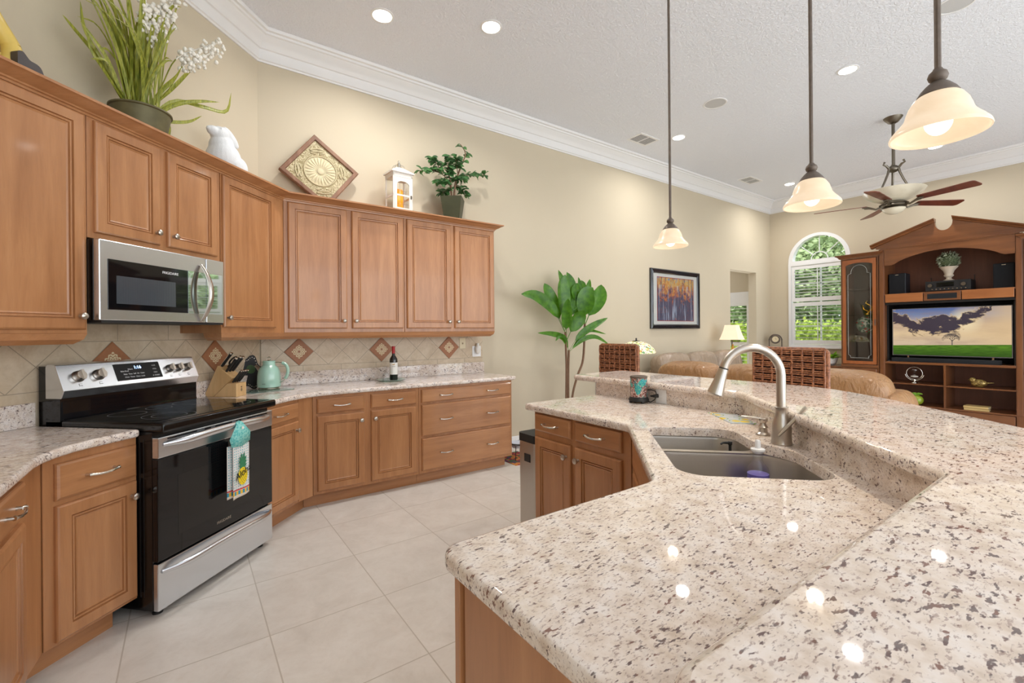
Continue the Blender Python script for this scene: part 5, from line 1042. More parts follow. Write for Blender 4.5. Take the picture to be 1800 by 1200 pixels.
mb.tube([(0.1, 0.1, 0.148), (-0.1, 0.1, 0.148), (-0.1, -0.1, 0.148), (0.1, -0.1, 0.148), (0.1, 0.1, 0.148)], 0.004, 8); mb.tube([(0.082 * math.cos(2 * PI * k / 20), 0.082 * math.sin(2 * PI * k / 20), 0.148) for k in range(21)], 0.004, 8); obj('wire_stand', mb, 'blackm', pf_)
# ---- broad-leaf plant behind the island
dp = thing('potted_plant', 'tall broad-leaved green plant with bare cane stems beyond the island', 'plant', (3.76, 4.02, 0)); di = Matrix.Translation((-3.76, -4.02, 0))
obj('pot', MB().lathe([(0.13, 0), (0.15, 0.10), (0.18, 0.30), (0.185, 0.32), (0.17, 0.32), (0.165, 0.29), (0, 0.29)], 30), plain('brown_pot', (110, 84, 66), 0.6), dp)
mb = MB()
for st in ([(3.70, 0.28), (3.700, 0.58), (3.708, 0.901), (3.702, 1.127), (3.695, 1.36)], [(3.745, 0.28), (3.733, 0.577), (3.736, 0.899), (3.748, 1.14)], [(3.80, 0.28), (3.798, 0.571), (3.886, 0.821), (3.985, 1.027), (4.019, 1.46)]):
    mb.tube(spline([di @ Vector((x, 4.05, z)) for x, z in st], 20), 0.0135, 8)
obj('cane_stems', mb, 'bark', dp, smooth=60)
DL = [([(3.686, 1.354), (3.509, 1.61), (3.254, 1.761), (3.035, 1.784)], .15), ([(3.686, 1.367), (3.58, 1.598), (3.476, 1.816), (3.434, 1.934)], .15), ([(3.695, 1.381), (3.652, 1.619), (3.61, 1.89), (3.63, 2.034)], .17), ([(3.705, 1.415), (3.736, 1.69), (3.748, 1.931), (3.722, 2.122)], .11), ([(3.714, 1.415), (3.791, 1.657), (3.841, 1.936), (3.805, 2.094)], .14), ([(3.712, 1.257), (3.77, 1.415), (3.837, 1.547), (3.857, 1.617)], .17), ([(3.704, 1.299), (3.669, 1.449), (3.634, 1.619), (3.618, 1.748)], .13), ([(3.705, 1.381), (3.819, 1.623), (3.877, 1.764), (3.917, 1.905)], .10), ([(3.748, 1.133), (3.676, 1.278), (3.577, 1.314), (3.496, 1.254)], .05), ([(3.748, 1.133), (3.64, 1.286), (3.462, 1.335), (3.241, 1.35)], .07), ([(3.748, 1.133), (3.891, 1.31), (4.108, 1.436), (4.334, 1.532)], .09), ([(3.757, 1.126), (3.968, 1.295), (4.127, 1.372), (4.448, 1.326)], .05), ([(3.757, 1.119), (3.948, 1.26), (4.146, 1.293), (4.372, 1.195)], .06), ([(4.019, 1.436), (4.14, 1.63), (4.296, 1.815), (4.35, 1.964)], .21), ([(4.019, 1.436), (4.091, 1.736), (4.153, 1.882), (4.236, 2.037)], .10), ([(4.009, 1.45), (3.935, 1.731), (3.888, 1.855), (3.928, 1.962)], .15), ([(4.019, 1.436), (3.972, 1.626), (3.974, 1.803), (4.044, 1.898)], .22), ([(4.01, 1.507), (4.003, 1.733), (3.995, 1.909), (3.987, 2.043)], .07), ([(4.02, 1.507), (4.033, 1.805), (4.074, 1.949), (4.115, 2.016)], .10), ([(4.009, 1.45), (3.913, 1.555), (3.876, 1.659), (3.858, 1.763)], .10)]
mb = MB(); rn = random.Random(5)
for i, (L_, w_) in enumerate(DL):
    dy = [0.0, 0.05, -0.05, 0.1, 0.06, -0.10, -0.09, 0.02, -0.03, -0.02, -0.06, 0.03, -0.05, 0.02, 0.08, 0.02, -0.08, 0.05, 0.1, 0.06][i]
    leaf(mb, [di @ Vector((x, 4.05 + dy * j / 2, z)) for j, (x, z) in enumerate(L_)], w_, (rn.uniform(-.25, .25) - 0.4, -1, 0.25), 14, 0.18, 0.22 if w_ > 0.08 else 0.12)
obj('broad_leaves', mb, 'cordy', dp, smooth=60, fixn=False)
# ================================================================== LIVING ROOM
# ---- framed print
pc = thing('framed_picture', 'framed birch forest print in a black frame with white mat on the long wall', 'picture', (6.385, YB, 1.86))
def fr(w, h, y): return [(-w, y, -h), (w, y, -h), (w, y, h), (-w, y, h)]
obj('frame', MB().rings([fr(0.645, 0.464, -0.002), fr(0.645, 0.464, -0.030), fr(0.630, 0.449, -0.042), fr(0.590, 0.409, -0.034), fr(0.575, 0.394, -0.022)], cap1=False), plain('black_frame', (22, 24, 30), 0.18, var=0.02, coat=0.6), pc, smooth=0)
obj('mat_board', MB().box(-0.58, 0.58, -0.018, -0.012, -0.40, 0.40), plain('mat_board', (206, 204, 200), 0.8, var=0.01), pc, smooth=0)
t = NT('forest_print'); x, y, z = t.sep(t.pos('obj')); n1 = t.noise(t.pos('obj', scale=(9, 1, 1.6)), 2.2, 5, 0.75, 0.6); n2 = t.noise(t.pos('obj', scale=(26, 1, 1.2), loc=(3, 0, 2)), 1.5, 3, 0.6); n3 = t.noise(t.pos('obj', scale=(5, 1, 5), loc=(7, 0, 1)), 2.5, 5, 0.7)
hi = t.math('ADD', t.math('MULTIPLY', z, 1.3), t.math('MULTIPLY', t.math('SUBTRACT', n3, 0.5), 1.6))
c = t.ramp(hi, [(-0.0, lin((78, 70, 92))), (0.12, lin((176, 92, 58))), (0.3, lin((206, 150, 72))), (0.46, lin((196, 168, 110))), (0.60, lin((96, 130, 180)))])
c = t.mix(t.step(n1, 0.5, 0.62), c, lin((74, 74, 96))); c = t.mix(t.math('MULTIPLY', t.step(n2, 0.56, 0.62), t.math('LESS_THAN', z, 0.22)), c, lin((170, 180, 200))); c = t.mix(t.step(t.noise(t.pos('obj', scale=(3, 1, 3)), 9, 4, 0.8), 0.60, 0.68), c, lin((190, 84, 50))); t.col(c); t.set(0.5); M['forest'] = t.m
obj('print', MB().box(-0.475, 0.475, -0.0195, -0.018, -0.335, 0.335), 'forest', pc, smooth=0); obj('red_fillet', MB().prism([(-0.485, -0.345), (0.485, -0.345), (0.485, 0.345), (-0.485, 0.345)], -0.0192, -0.018, 0, Matrix(((1, 0, 0, 0), (0, 0, 1, 0), (0, 1, 0, 0), (0, 0, 0, 1))), holes=[[(-0.475, -0.335), (0.475, -0.335), (0.475, 0.335), (-0.475, 0.335)]]), plain('fillet', (150, 50, 44), 0.5), pc, smooth=0)
obj('glazing', MB().box(-0.58, 0.58, -0.0235, -0.0225, -0.40, 0.40), 'pane', pc, smooth=0)
# ---- leather sofas
def leather(name, c1, c2, rough):
    t = NT(name); n = t.noise(t.pos('obj'), 5, 3); t.col(t.mix(n, lin(c1), lin(c2))); t.set(rough, 0, coat=0.25)
    w = t.noise(t.pos('obj', scale=(3.5, 3.5, 1.2), rnd=True), 3.2, 4, 0.55, 1.2); t.bump(t.math('ADD', w, t.math('MULTIPLY', t.noise(t.pos('obj'), 90, 2), 0.04)), 0.75, 0.05); return t.m
M['leather1'] = leather('taupe_leather', (150, 130, 110), (168, 148, 128), 0.16); M['leather2'] = leather('tan_leather', (156, 112, 70), (174, 130, 86), 0.36)
def puff(c, s, e=0.45, n=28, m=18): return MB().sph(c, s, n, m, 0, None, e)
s1 = thing('leather_sofa', 'glossy taupe leather sofa against the long wall, below the framed print', 'sofa', (6.58, 3.80, 0))
obj('frame', MB().box(-1.10, 1.10, -0.42, 0.42, 0.0, 0.42).box(-1.08, 1.08, 0.20, 0.46, 0.1, 0.80), 'leather1', s1, bev=0.04, seg=4)
for x_ in (-0.72, 0.0, 0.72): obj('seat_cushion', puff((x_, -0.12, 0.45), (0.37, 0.40, 0.12)), 'leather1', s1, smooth=180)
for x_ in (-0.74, 0.0, 0.72): M4 = Matrix.Translation((x_, 0.28, 0.76)) @ Matrix.Rotation(R(-12), 4, 'X'); obj('back_cushion', MB().sph((0, 0, 0.06), (0.375, 0.17, 0.22), 28, 18, 0, M4, 0.6).sph((0, -0.04, -0.14), (0.36, 0.15, 0.20), 28, 18, 0, M4, 0.55), 'leather1', s1, smooth=180)
for x_ in (-1.13, 1.13): obj('armrest', puff((x_, -0.02, 0.42), (0.17, 0.46, 0.30), 0.6), 'leather1', s1, smooth=180)
s2 = thing('leather_sofa', 'tan leather sofa seen from behind, between the bar stools and the television', 'sofa', (4.95, 2.31, 0))
obj('frame', MB().box(-0.30, 0.28, -1.05, 1.10, 0.0, 0.42).box(-0.40, -0.12, -1.06, 1.06, 0.12, 0.84), 'leather2', s2, bev=0.05, seg=4)
for y_ in (-0.72, 0.02, 0.75): M4 = Matrix.Translation((-0.22, y_, 0.74)) @ Matrix.Rotation(R(-10), 4, 'Y'); obj('back_cushion', MB().sph((0, 0, 0.03), (0.17, 0.385, 0.235), 28, 18, 0, M4, 0.55), 'leather2', s2, smooth=180); obj('seat_cushion', puff((0.0, y_, 0.45), (0.30, 0.37, 0.12)), 'leather2', s2, smooth=180)
for y_ in (-1.06, 1.15): obj('armrest', puff((-0.08, y_, 0.50), (0.38, 0.13, 0.345), 0.6), 'leather2', s2, smooth=180)
# ---- tiffany lamp on an end table
et = thing('end_table', 'dark end table between the plant and the taupe sofa', 'table', (4.86, 4.02, 0)); obj('table_top', MB().box(-0.24, 0.24, -0.26, 0.26, 0.58, 0.61), 'hutch', et, bev=0.006)
for a in (-1, 1):
    for b in (-1, 1): obj('leg', MB().tube([(a * 0.2, b * 0.22, 0.58), (a * 0.21, b * 0.23, 0)], [0.022, 0.014], 8), 'hutch', et)
t = NT('stained_glass'); v = t.n('ShaderNodeTexVoronoi'); t.l(t.pos('obj', scale=(1, 1, 1.4)), v.inputs['Vector']); v.inputs['Scale'].default_value = 34; x, y, z = t.sep(v.outputs['Color']); ve = t.n('ShaderNodeTexVoronoi', feature='DISTANCE_TO_EDGE'); t.l(t.pos('obj', scale=(1, 1, 1.4)), ve.inputs['Vector']); ve.inputs['Scale'].default_value = 34
c = t.ramp(x, [(0.0, lin((236, 226, 190))), (0.55, lin((240, 232, 206))), (0.7, lin((200, 210, 130))), (0.82, lin((96, 150, 90))), (0.92, lin((206, 160, 80)))], 'CONSTANT'); c = t.mix(t.math('LESS_THAN', ve.outputs[0], 0.04), c, lin((50, 46, 36))); t.col(c); t.set(0.2); t.emit(c, 0.55); M['tiff'] = t.m
tl = thing('table_lamp', 'stained glass dome lamp glowing behind the far wicker bar stool', 'lamp', (4.93, 4.0, 0.61)); obj('base', MB().lathe([(0.10, 0), (0.09, 0.02), (0.03, 0.05), (0.018, 0.12), (0.026, 0.20), (0.014, 0.26), (0.012, 0.60)], 20), 'bronze', tl)
obj('lamp_shade', MB().open_lathe([(0.25, 0.455), (0.252, 0.475), (0.225, 0.52), (0.17, 0.575), (0.10, 0.605), (0.05, 0.615)], 36), 'tiff', tl, smooth=60); obj('finial', MB().lathe([(0.052, 0.613), (0.05, 0.622), (0.012, 0.626), (0.008, 0.645), (0.012, 0.652), (0, 0.662)], 16), 'blackm', tl)
# ---- floor lamp
M['lshade'] = emis('linen_shade', (236, 214, 184), 0.55)
fl_ = thing('floor_lamp', 'brass swing arm floor lamp with a square cream shade beside the doorway', 'lamp', (7.51, 4.08, 0)); obj('base', MB().lathe([(0.14, 0), (0.135, 0.02), (0.03, 0.035)], 24), 'bronze', fl_); obj('pole', MB().tube([(0, 0, 0.02), (0, 0, 1.46)], 0.011, 10), 'bronze', fl_)
obj('swing_arm', MB().tube([(0, 0, 1.17), (0.07, -0.09, 1.165), (0.07, -0.09, 1.195), (0.01, 0.0, 1.20)], 0.007, 8), 'bronze', fl_)
rg = [[(s * v, q * v, z_) for s, q in ((-1, -1), (1, -1), (1, 1), (-1, 1))] for v, z_ in ((0.155, 1.205), (0.135, 1.26), (0.105, 1.36), (0.088, 1.452))]; obj('lamp_shade', MB().rings(rg, cap0=False, cap1=False), 'lshade', fl_, smooth=0, rot=(0, 0, R(10))); obj('tassel', MB().lathe([(0, 1.13), (0.012, 1.125), (0.014, 1.10), (0.010, 1.095), (0.022, 1.08), (0.024, 1.02), (0, 1.02)], 14, (-0.03, -0.03, 0)), plain('gold_tassel', (196, 146, 60), 0.7), fl_)
# ---- wicker bar stools
t = NT('wicker'); n = t.noise(t.pos('obj'), 60, 3, 0.7); t.col(t.ramp(n, [(0.3, lin((84, 48, 28))), (0.5, lin((140, 84, 50))), (0.7, lin((190, 126, 84)))])); t.set(0.4, coat=0.2); t.bump(n, 0.3, 0.003); M['wicker'] = t.m
M['wickd'] = plain('wicker_core', (62, 30, 18), 0.7, var=0.2)
def stool(label):
    s = thing('bar_stool', label, 'chair', (0, 0, 0), 0, 'wicker bar stools at the raised bar'); W_ = 0.225; Z0, Z1 = 0.72, 1.222
    obj('back_core', MB().box(0.006, 0.030, -W_ + 0.01, W_ - 0.01, Z0, Z1 - 0.01), 'wickd', s, smooth=0)
    mb = MB(); nr = 11; nc = 7; cw = 2 * W_ / nc
    for j in range(nr):
        zc = Z0 + 0.022 + j * (Z1 - Z0 - 0.03) / (nr - 1) * 0.99
        for q in (-0.013, 0.0, 0.013):
            for side in (-1, 1):
                x0_ = 0.004 if side < 0 else 0.032
                pts = [(x0_ + side * (0.004 + 0.007 * (0.5 + 0.5 * math.cos(2 * PI * (y_ + W_) / cw / 1.0 + PI * j + PI))), y_, zc + q) for y_ in [-W_ + 2 * W_ * k / (nc * 6) for k in range(nc * 6 + 1)]]
                mb.tube(pts, 0.0062, 5)
    obj('woven_rows', mb, 'wicker', s, smooth=80, fixn=False)
    mb = MB()
    for k in range(nc + 1):
        y_ = -W_ + k * cw
        for side in (-1, 1):
            x0_ = -0.004 if side < 0 else 0.040
            mb.tube([(x0_ + side * 0.003 * math.cos(PI * j), y_, Z0 + j * (Z1 - Z0) / nr) for j in range(nr + 1)], 0.0075, 6)
    mb.tube([(0.018, -W_ - 0.005, Z0), (0.018, -W_ - 0.005, Z1 - 0.01), (0.018, -W_ + 0.01, Z1 + 0.004), (0.018, W_ - 0.01, Z1 + 0.004), (0.018, W_ + 0.005, Z1 - 0.01), (0.018, W_ + 0.005, Z0)], 0.016, 8)
    obj('woven_border', mb, 'wicker', s, smooth=80, fixn=False)
    obj('seat', MB().box(-0.42, 0.02, -W_, W_, 0.66, 0.73), 'wicker', s, bev=0.02, seg=3)
    for x_ in (-0.39, 0.0):
        for y_ in (-0.19, 0.19): obj('leg', MB().tube([(x_, y_, 0.67), (x_ * 1.03, y_ * 1.04, 0.0)], [0.022, 0.016], 8), 'hutch', s)
    obj('foot_rail', MB().tube([(-0.39, -0.19, 0.25), (-0.39, 0.19, 0.25)], 0.011, 8).tube([(0.0, -0.19, 0.25), (0.0, 0.19, 0.25)], 0.011, 8).tube([(-0.39, 0.19, 0.3), (0, 0.19, 0.3)], 0.011, 8).tube([(-0.39, -0.19, 0.3), (0, -0.19, 0.3)], 0.011, 8), 'hutch', s)
    return s
a_ = stool('brown woven wicker bar stool at the far end of the bar, left of the faucet'); b_ = copy_tree(a_); b_['label'] = 'brown woven wicker bar stool behind the faucet, in front of the arched window'
a_.location = (3.385, 2.975, 0); b_.location = (3.42, 1.465, 0); b_.scale = (1, 1.10, 1); b_.rotation_euler = (0, 0, R(-8))
# ---- corner clock table, clock, console, green plant
ct = thing('corner_table', 'small dark wood stand under the mantel clock in the far corner', 'table', (9.25, 4.10, 0)); obj('table_top', MB().box(-0.2, 0.2, -0.24, 0.24, 0.93, 0.96), 'hutch', ct, bev=0.006)
for a in (-1, 1):
    for b in (-1, 1): obj('leg', MB().tube([(a * 0.17, b * 0.2, 0.93), (a * 0.17, b * 0.2, 0)], [0.02, 0.014], 8), 'hutch', ct)
ck = thing('mantel_clock', 'antique bronze round mantel clock with arched columns and glass cup below the dial', 'clock', (9.24, 4.16, 0.96), R(-72)); obj('base', MB().box(-0.125, 0.125, -0.05, 0.05, 0, 0.03), 'bronze', ck, bev=0.004)
for s_ in (-1, 1): obj('column', MB().lathe([(0.014, 0.03), (0.011, 0.05), (0.010, 0.20), (0.014, 0.225), (0, 0.225)], 12, (s_ * 0.105, 0, 0)), 'bronze', ck)
obj('arch', MB().tube([(0.105 * math.cos(a), 0, 0.21 + 0.105 * math.sin(a)) for a in [PI * k / 18 for k in range(19)]], 0.010, 8), 'bronze', ck)
MX = Matrix.Translation((0, -0.01, 0.225)) @ Matrix.Rotation(R(90), 4, 'X'); obj('bezel', MB().lathe([(0.085, -0.01), (0.085, 0.015), (0.070, 0.022), (0.055, 0.014), (0, 0.014)], 28, M4=MX), 'bronze', ck); obj('dial', MB().lathe([(0.056, 0.014), (0.055, 0.0165), (0, 0.0165)], 28, M4=MX), plain('dial_cream', (222, 206, 170), 0.5), ck)
obj('hands', MB().box(-0.002, 0.002, -0.0285, -0.0275, 0.225, 0.262).box(0, 0.028, -0.0285, -0.0275, 0.223, 0.227), 'blackm', ck, smooth=0); obj('glass_cup', MB().lathe([(0.03, 0.03), (0.034, 0.09)], 16), 'tglass', ck)
cn = thing('console_cabinet', 'low cherry console under the arched window', 'cabinet', (9.30, 3.40, 0)); obj('carcass', MB().box(-0.22, 0.22, -0.40, 0.40, 0.05, 0.70), 'hutch', cn, smooth=0); obj('table_top', MB().box(-0.25, 0.24, -0.41, 0.42, 0.70, 0.74), 'hutch', cn, bev=0.008)
for y_ in (-0.19, 0.19): obj('door', MB().box(-0.235, -0.22, y_ - 0.18, y_ + 0.18, 0.10, 0.66), 'hutch', cn, smooth=0, bev=0.004)
gp2 = thing('potted_plant', 'small bright green leafy plant in a white bowl below the window', 'plant', (9.18, 3.235, 0.741)); obj('bowl', MB().lathe([(0.06, 0), (0.10, 0.03), (0.125, 0.13), (0.118, 0.13), (0.10, 0.09), (0, 0.09)], 26), 'white', gp2)
rn = random.Random(9); mb = MB(); M['lime'] = leafmat('lime_leaf', (96, 150, 30), (150, 196, 60))
for k in range(60):
    a = rn.uniform(0, 2 * PI); e_ = rn.uniform(0.3, 1.3); L_ = rn.uniform(0.10, 0.21); d_ = Vector((math.cos(a) * math.cos(e_), math.sin(a) * math.cos(e_), math.sin(e_))); c0 = Vector((d_.x * 0.05, d_.y * 0.05, 0.10)); leaf(mb, [c0, c0 + d_ * L_ * 0.55, c0 + d_ * L_ + Vector((0, 0, -0.02))], 0.07, (d_.x, d_.y, 0.6), 6, 0.1)
obj('leaves', mb, 'lime', gp2, smooth=60, fixn=False)

# ================================================================== ENTERTAINMENT CENTRE (front faces -x at x = 8.95)
HX, HB = 8.95, 9.50
hc = thing('entertainment_center', 'cherry entertainment center with broken pediment around the television', 'cabinet', (HX, 1.70, 0)); D_ = HB - HX
def hy(v): return v - 1.70
mb = MB()
mb.box(0, D_, hy(2.39), hy(2.465), 0, 2.62).box(0, D_, hy(0.933), hy(1.005), 0, 2.62); obj('side_panel', mb, 'hutch', hc, smooth=0, bev=0.003) if False else None
for a, b in ((2.395, 2.465), (0.933, 1.003)): obj('side_panel', MB().box(0, D_, hy(a), hy(b), 0, 2.62), 'hutch', hc, smooth=0, bev=0.003); obj('fluted_stile', MB().box(-0.012, 0, hy(a) + 0.008, hy(b) - 0.008, 0.2, 2.60), 'hutch', hc, smooth=0, bev=0.003)
obj('back_panel', MB().box(D_ - 0.015, D_, hy(1.0), hy(2.40), 0.02, 2.62), 'hutchin', hc, smooth=0)
for z0, z1 in ((0.185, 0.205), (0.512, 0.530), (0.825, 0.858), (1.885, 1.908), (2.60, 2.62)): obj('shelf', MB().box(0.0 if z0 != 0.512 else 0.02, D_ - 0.016, hy(1.003), hy(2.395), z0, z1), 'hutchx', hc, smooth=0, bev=0.002)
obj('divider', MB().box(0.0, D_ - 0.016, hy(1.69), hy(1.715), 0.205, 0.825), 'hutch', hc, smooth=0)
obj('base_drawer', MB().box(-0.015, 0.02, hy(1.01), hy(2.39), 0.03, 0.180), 'hutchx', hc, smooth=0, bev=0.004); obj('drawer_pull', MB().tube([(-0.018, hy(1.62), 0.11), (-0.045, hy(1.60), 0.112), (-0.045, hy(1.50), 0.112), (-0.018, hy(1.48), 0.11)], 0.006, 8), 'pewter', hc)
for a, b in ((1.935, 2.385), (1.013, 1.515)): obj('drop_front', MB().box(-0.012, 0.02, hy(a), hy(b), 1.775, 1.903), wood('cherry_light', (142, 84, 44), (162, 98, 52), (176, 112, 64), rough=0.3, axis='y'), hc, smooth=0, bev=0.003)
ctr = obj('speaker_drawer', MB().box(-0.012, 0.02, hy(1.525), hy(1.925), 1.775, 1.903), 'hutchx', hc, smooth=0, bev=0.003); obj('speaker_cloth', MB().box(-0.0145, -0.012, hy(1.565), hy(1.885), 1.800, 1.875), 'blackf', ctr, smooth=0)
obj('tv_bay_lining', MB().box(0.10, D_ - 0.02, hy(1.004), hy(1.03), 0.858, 1.884).box(0.10, D_ - 0.02, hy(2.37), hy(2.394), 0.858, 1.884).box(D_ - 0.02, D_ - 0.016, hy(1.0), hy(2.39), 0.858, 1.884).box(0.02, D_, hy(1.005), hy(2.393), 1.74, 1.772), plain('bay_black', (18, 14, 12), 0.6), hc, smooth=0)
# arched valance
ar = [(2.395, 2.62), (1.003, 2.62), (1.003, 2.355), (1.10, 2.355)] + [(1.14 + (2.26 - 1.14) * k / 20, 2.375 + 0.145 * math.sin(PI * k / 20) ** 0.75) for k in range(21)] + [(2.30, 2.355), (2.395, 2.355)]
obj('arched_valance', MB().prism([(hy(y_), z_) for y_, z_ in ar], -0.005, 0.018, 0, T), 'hutchx', hc, smooth=0)
obj('frieze_bead', MB().box(-0.014, 0.0, hy(0.96), hy(2.44), 2.612, 2.628), 'hutchx', hc, smooth=0)
# pediment with raking cornice and notch
pd_ = [(2.50, 2.63), (0.90, 2.63), (0.90, 2.66), (1.60, 2.925)] + [(1.70 - 0.095 * math.cos(a), 2.905 - 0.115 * math.sin(a)) for a in [PI * k / 14 for k in range(15)]] + [(1.80, 2.925), (2.50, 2.66)]
obj('pediment', MB().prism([(hy(y_), z_) for y_, z_ in pd_], -0.010, 0.05, 0, T), 'hutchx', hc, smooth=0)
def raking(y0, z0, y1, z1):
    prof = [(0, -0.005), (0.03, 0.0), (0.035, 0.015), (0.06, 0.030), (0.075, 0.034), (0.078, 0.050), (-0.06, 0.050), (-0.06, -0.005)]; r0 = [(-o - 0.005, hy(y0), z0 + h_) for o, h_ in prof]; r1 = [(-o - 0.005, hy(y1), z1 + h_) for o, h_ in prof]
    return MB().rings([r0, r1])
obj('raking_cornice', raking(2.56, 2.645, 1.795, 2.925), 'hutchx', hc, smooth=0); obj('raking_cornice', raking(1.605, 2.925, 0.845, 2.645), 'hutchx', hc, smooth=0)
def side_cornice(ya, yb, z):
    prof = [(0, 0), (0.02, 0.0), (0.028, 0.018), (0.05, 0.035), (0.062, 0.04), (0.065, 0.058), (0, 0.058)]; return sweep([(HB, ya), (HX, ya), (HX, yb), (HB, yb)], prof, z=z)
# side towers with glass doors
def tower(y0, y1, label, items):
    tw_ = thing('display_cabinet', label, 'cabinet', (HX, (y0 + y1) / 2, 0)); w = (y1 - y0) / 2
    obj('side_panel', MB().box(0, D_, w - 0.02, w, 0, 2.535), 'hutch', tw_, smooth=0); obj('side_panel', MB().box(0, D_, -w, -w + 0.02, 0, 2.535), 'hutch', tw_, smooth=0); obj('back_panel', MB().box(D_ - 0.015, D_, -w + 0.02, w - 0.02, 0.03, 2.53), plain('tower_inside', (88, 74, 66), 0.6), tw_, smooth=0)
    obj('top_panel', MB().box(0, D_, -w + 0.02, w - 0.02, 2.515, 2.535), 'hutch', tw_, smooth=0); obj('lower_case', MB().box(0.0, D_ - 0.016, -w + 0.02, w - 0.02, 0.03, 0.775), 'hutch', tw_, smooth=0)
    ld = obj('lower_door', MB().rings([[(x_, -w + 0.03 + i, 0.06 + i), (x_, w - 0.03 - i, 0.06 + i), (x_, w - 0.03 - i, 0.72 - i), (x_, -w + 0.03 + i, 0.72 - i)] for i, x_ in ((0, 0), (0, -0.016), (0.006, -0.02), (0.055, -0.02), (0.062, -0.012), (0.09, -0.018))]), 'hutch', tw_, smooth=0); obj('knob', MB().sph((-0.032, -w + 0.05, 0.64), 0.012, 12, 8), 'pewter', ld)
    obj('waist_rail', MB().box(-0.02, 0.0, -w, w, 0.745, 0.785), 'hutchx', tw_, smooth=0, bev=0.004)
    a, b, z0, z1 = -w + 0.028, w - 0.028, 0.795, 2.505; io = [(a + 0.045, z0 + 0.05), (b - 0.045, z0 + 0.05), (b - 0.045, z1 - 0.09)] + [(b - 0.045 - (b - a - 0.09) * k / 16, z1 - 0.09 + 0.035 * math.sin(PI * k / 16) ** 0.8) for k in range(1, 16)] + [(a + 0.045, z1 - 0.09)]
    dr = obj('door_frame', MB().prism([(a, z0), (b, z0), (b, z1), (a, z1)], -0.020, 0.0, 0, T, holes=[io]), wood('cherry_door', (140, 76, 38), (158, 90, 48), (172, 102, 58), rough=0.3), tw_, smooth=0)
    obj('pane', MB().box(-0.008, -0.005, a + 0.03, b - 0.03, z0 + 0.03, z1 - 0.04), 'cabpane', dr, smooth=0)
    c0, c1, e0, e1 = a + 0.075, b - 0.075, z0 + 0.10, z1 - 0.24
    et_ = [(-0.0095, c0 + 0.03, e0), (-0.0095, c1 - 0.03, e0), (-0.0095, c1 - 0.03, e0 + 0.03), (-0.0095, c1, e0 + 0.05), (-0.0095, c1, e1), (-0.0095, c1 - 0.05, e1 + 0.02)] + [(-0.0095, 0.11 * math.cos(k_ * PI / 10), e1 + 0.03 + 0.12 * math.sin(k_ * PI / 10)) for k_ in range(11)] + [(-0.0095, c0 + 0.05, e1 + 0.02), (-0.0095, c0, e1), (-0.0095, c0, e0 + 0.05), (-0.0095, c0 + 0.03, e0 + 0.03), (-0.0095, c0 + 0.03, e0)]
    obj('etched_line', MB().tube(et_, 0.0025, 6), plain('etch', (176, 180, 176), 0.6), dr); obj('lock', MB().box(-0.026, -0.018, -w + 0.034, -w + 0.048, 1.42, 1.52), 'bronze', dr, smooth=0)
    for z_ in (1.305, 1.60, 2.02): obj('glass_shelf', MB().box(0.04, D_ - 0.03, -w + 0.022, w - 0.022, z_ - 0.006, z_), 'tglass', tw_, smooth=0)
    return tw_
tower(2.470, 2.980, 'cherry display cabinet with etched glass door left of the television', 1); tower(0.418, 0.928, 'cherry display cabinet cut by the right picture edge', 0)
o = obj('cornice', side_cornice(2.982, 2.468, 2.536), 'hutchx', smooth=0); tag(o, 'cherry cornice on the display cabinet beside the arched window', 'moulding')
o = obj('cornice', side_cornice(0.930, 0.416, 2.536), 'hutchx', smooth=0); tag(o, 'cherry cornice on the display cabinet at the right picture edge', 'moulding')
for o in list(bpy.data.objects):
    if o.name.startswith('cornice'): pass
# things in the glass cabinet
M['gold'] = metal('gold', (226, 176, 60), 0.25)
gs = thing('gold_figurine', 'gold curved figurine inside the left glass cabinet', 'figurine', (9.22, 2.690, 1.601)); obj('base', MB().lathe([(0.045, 0), (0.04, 0.03), (0.01, 0.04)], 16), 'gold', gs); obj('figure', MB().tube([(0, 0, 0.03), (0, -0.03, 0.08), (0, -0.06, 0.12), (0, -0.02, 0.16), (0, 0.03, 0.20), (0, 0.01, 0.24)], [0.014, 0.018, 0.012, 0.016, 0.012, 0.006], 8).tube([(0, 0.07, 0.16), (0, 0.055, 0.09), (0, 0, 0.06), (0, -0.05, 0.07), (0, -0.09, 0.15)], [0.006, 0.012, 0.014, 0.012, 0.004], 8), 'gold', gs)
t = NT('flower_plate'); v = t.n('ShaderNodeTexVoronoi'); t.l(t.pos('obj'), v.inputs['Vector']); v.inputs['Scale'].default_value = 30; x, y, z = t.sep(v.outputs['Color']); t.col(t.ramp(x, [(0, lin((70, 110, 86))), (0.4, lin((150, 176, 150))), (0.6, lin((200, 210, 190))), (0.85, lin((176, 60, 60)))], 'CONSTANT')); t.set(0.2); M['fplate'] = t.m
o = obj('flower_vase', MB().lathe([(0.05, 0), (0.09, 0.03), (0.13, 0.11), (0.13, 0.17), (0.09, 0.235), (0.05, 0.25), (0.055, 0.262)], 28), 'fplate', smooth=50, loc=(9.22, 2.725, 1.306)); tag(o, 'round green floral vase inside the left glass cabinet', 'vase')
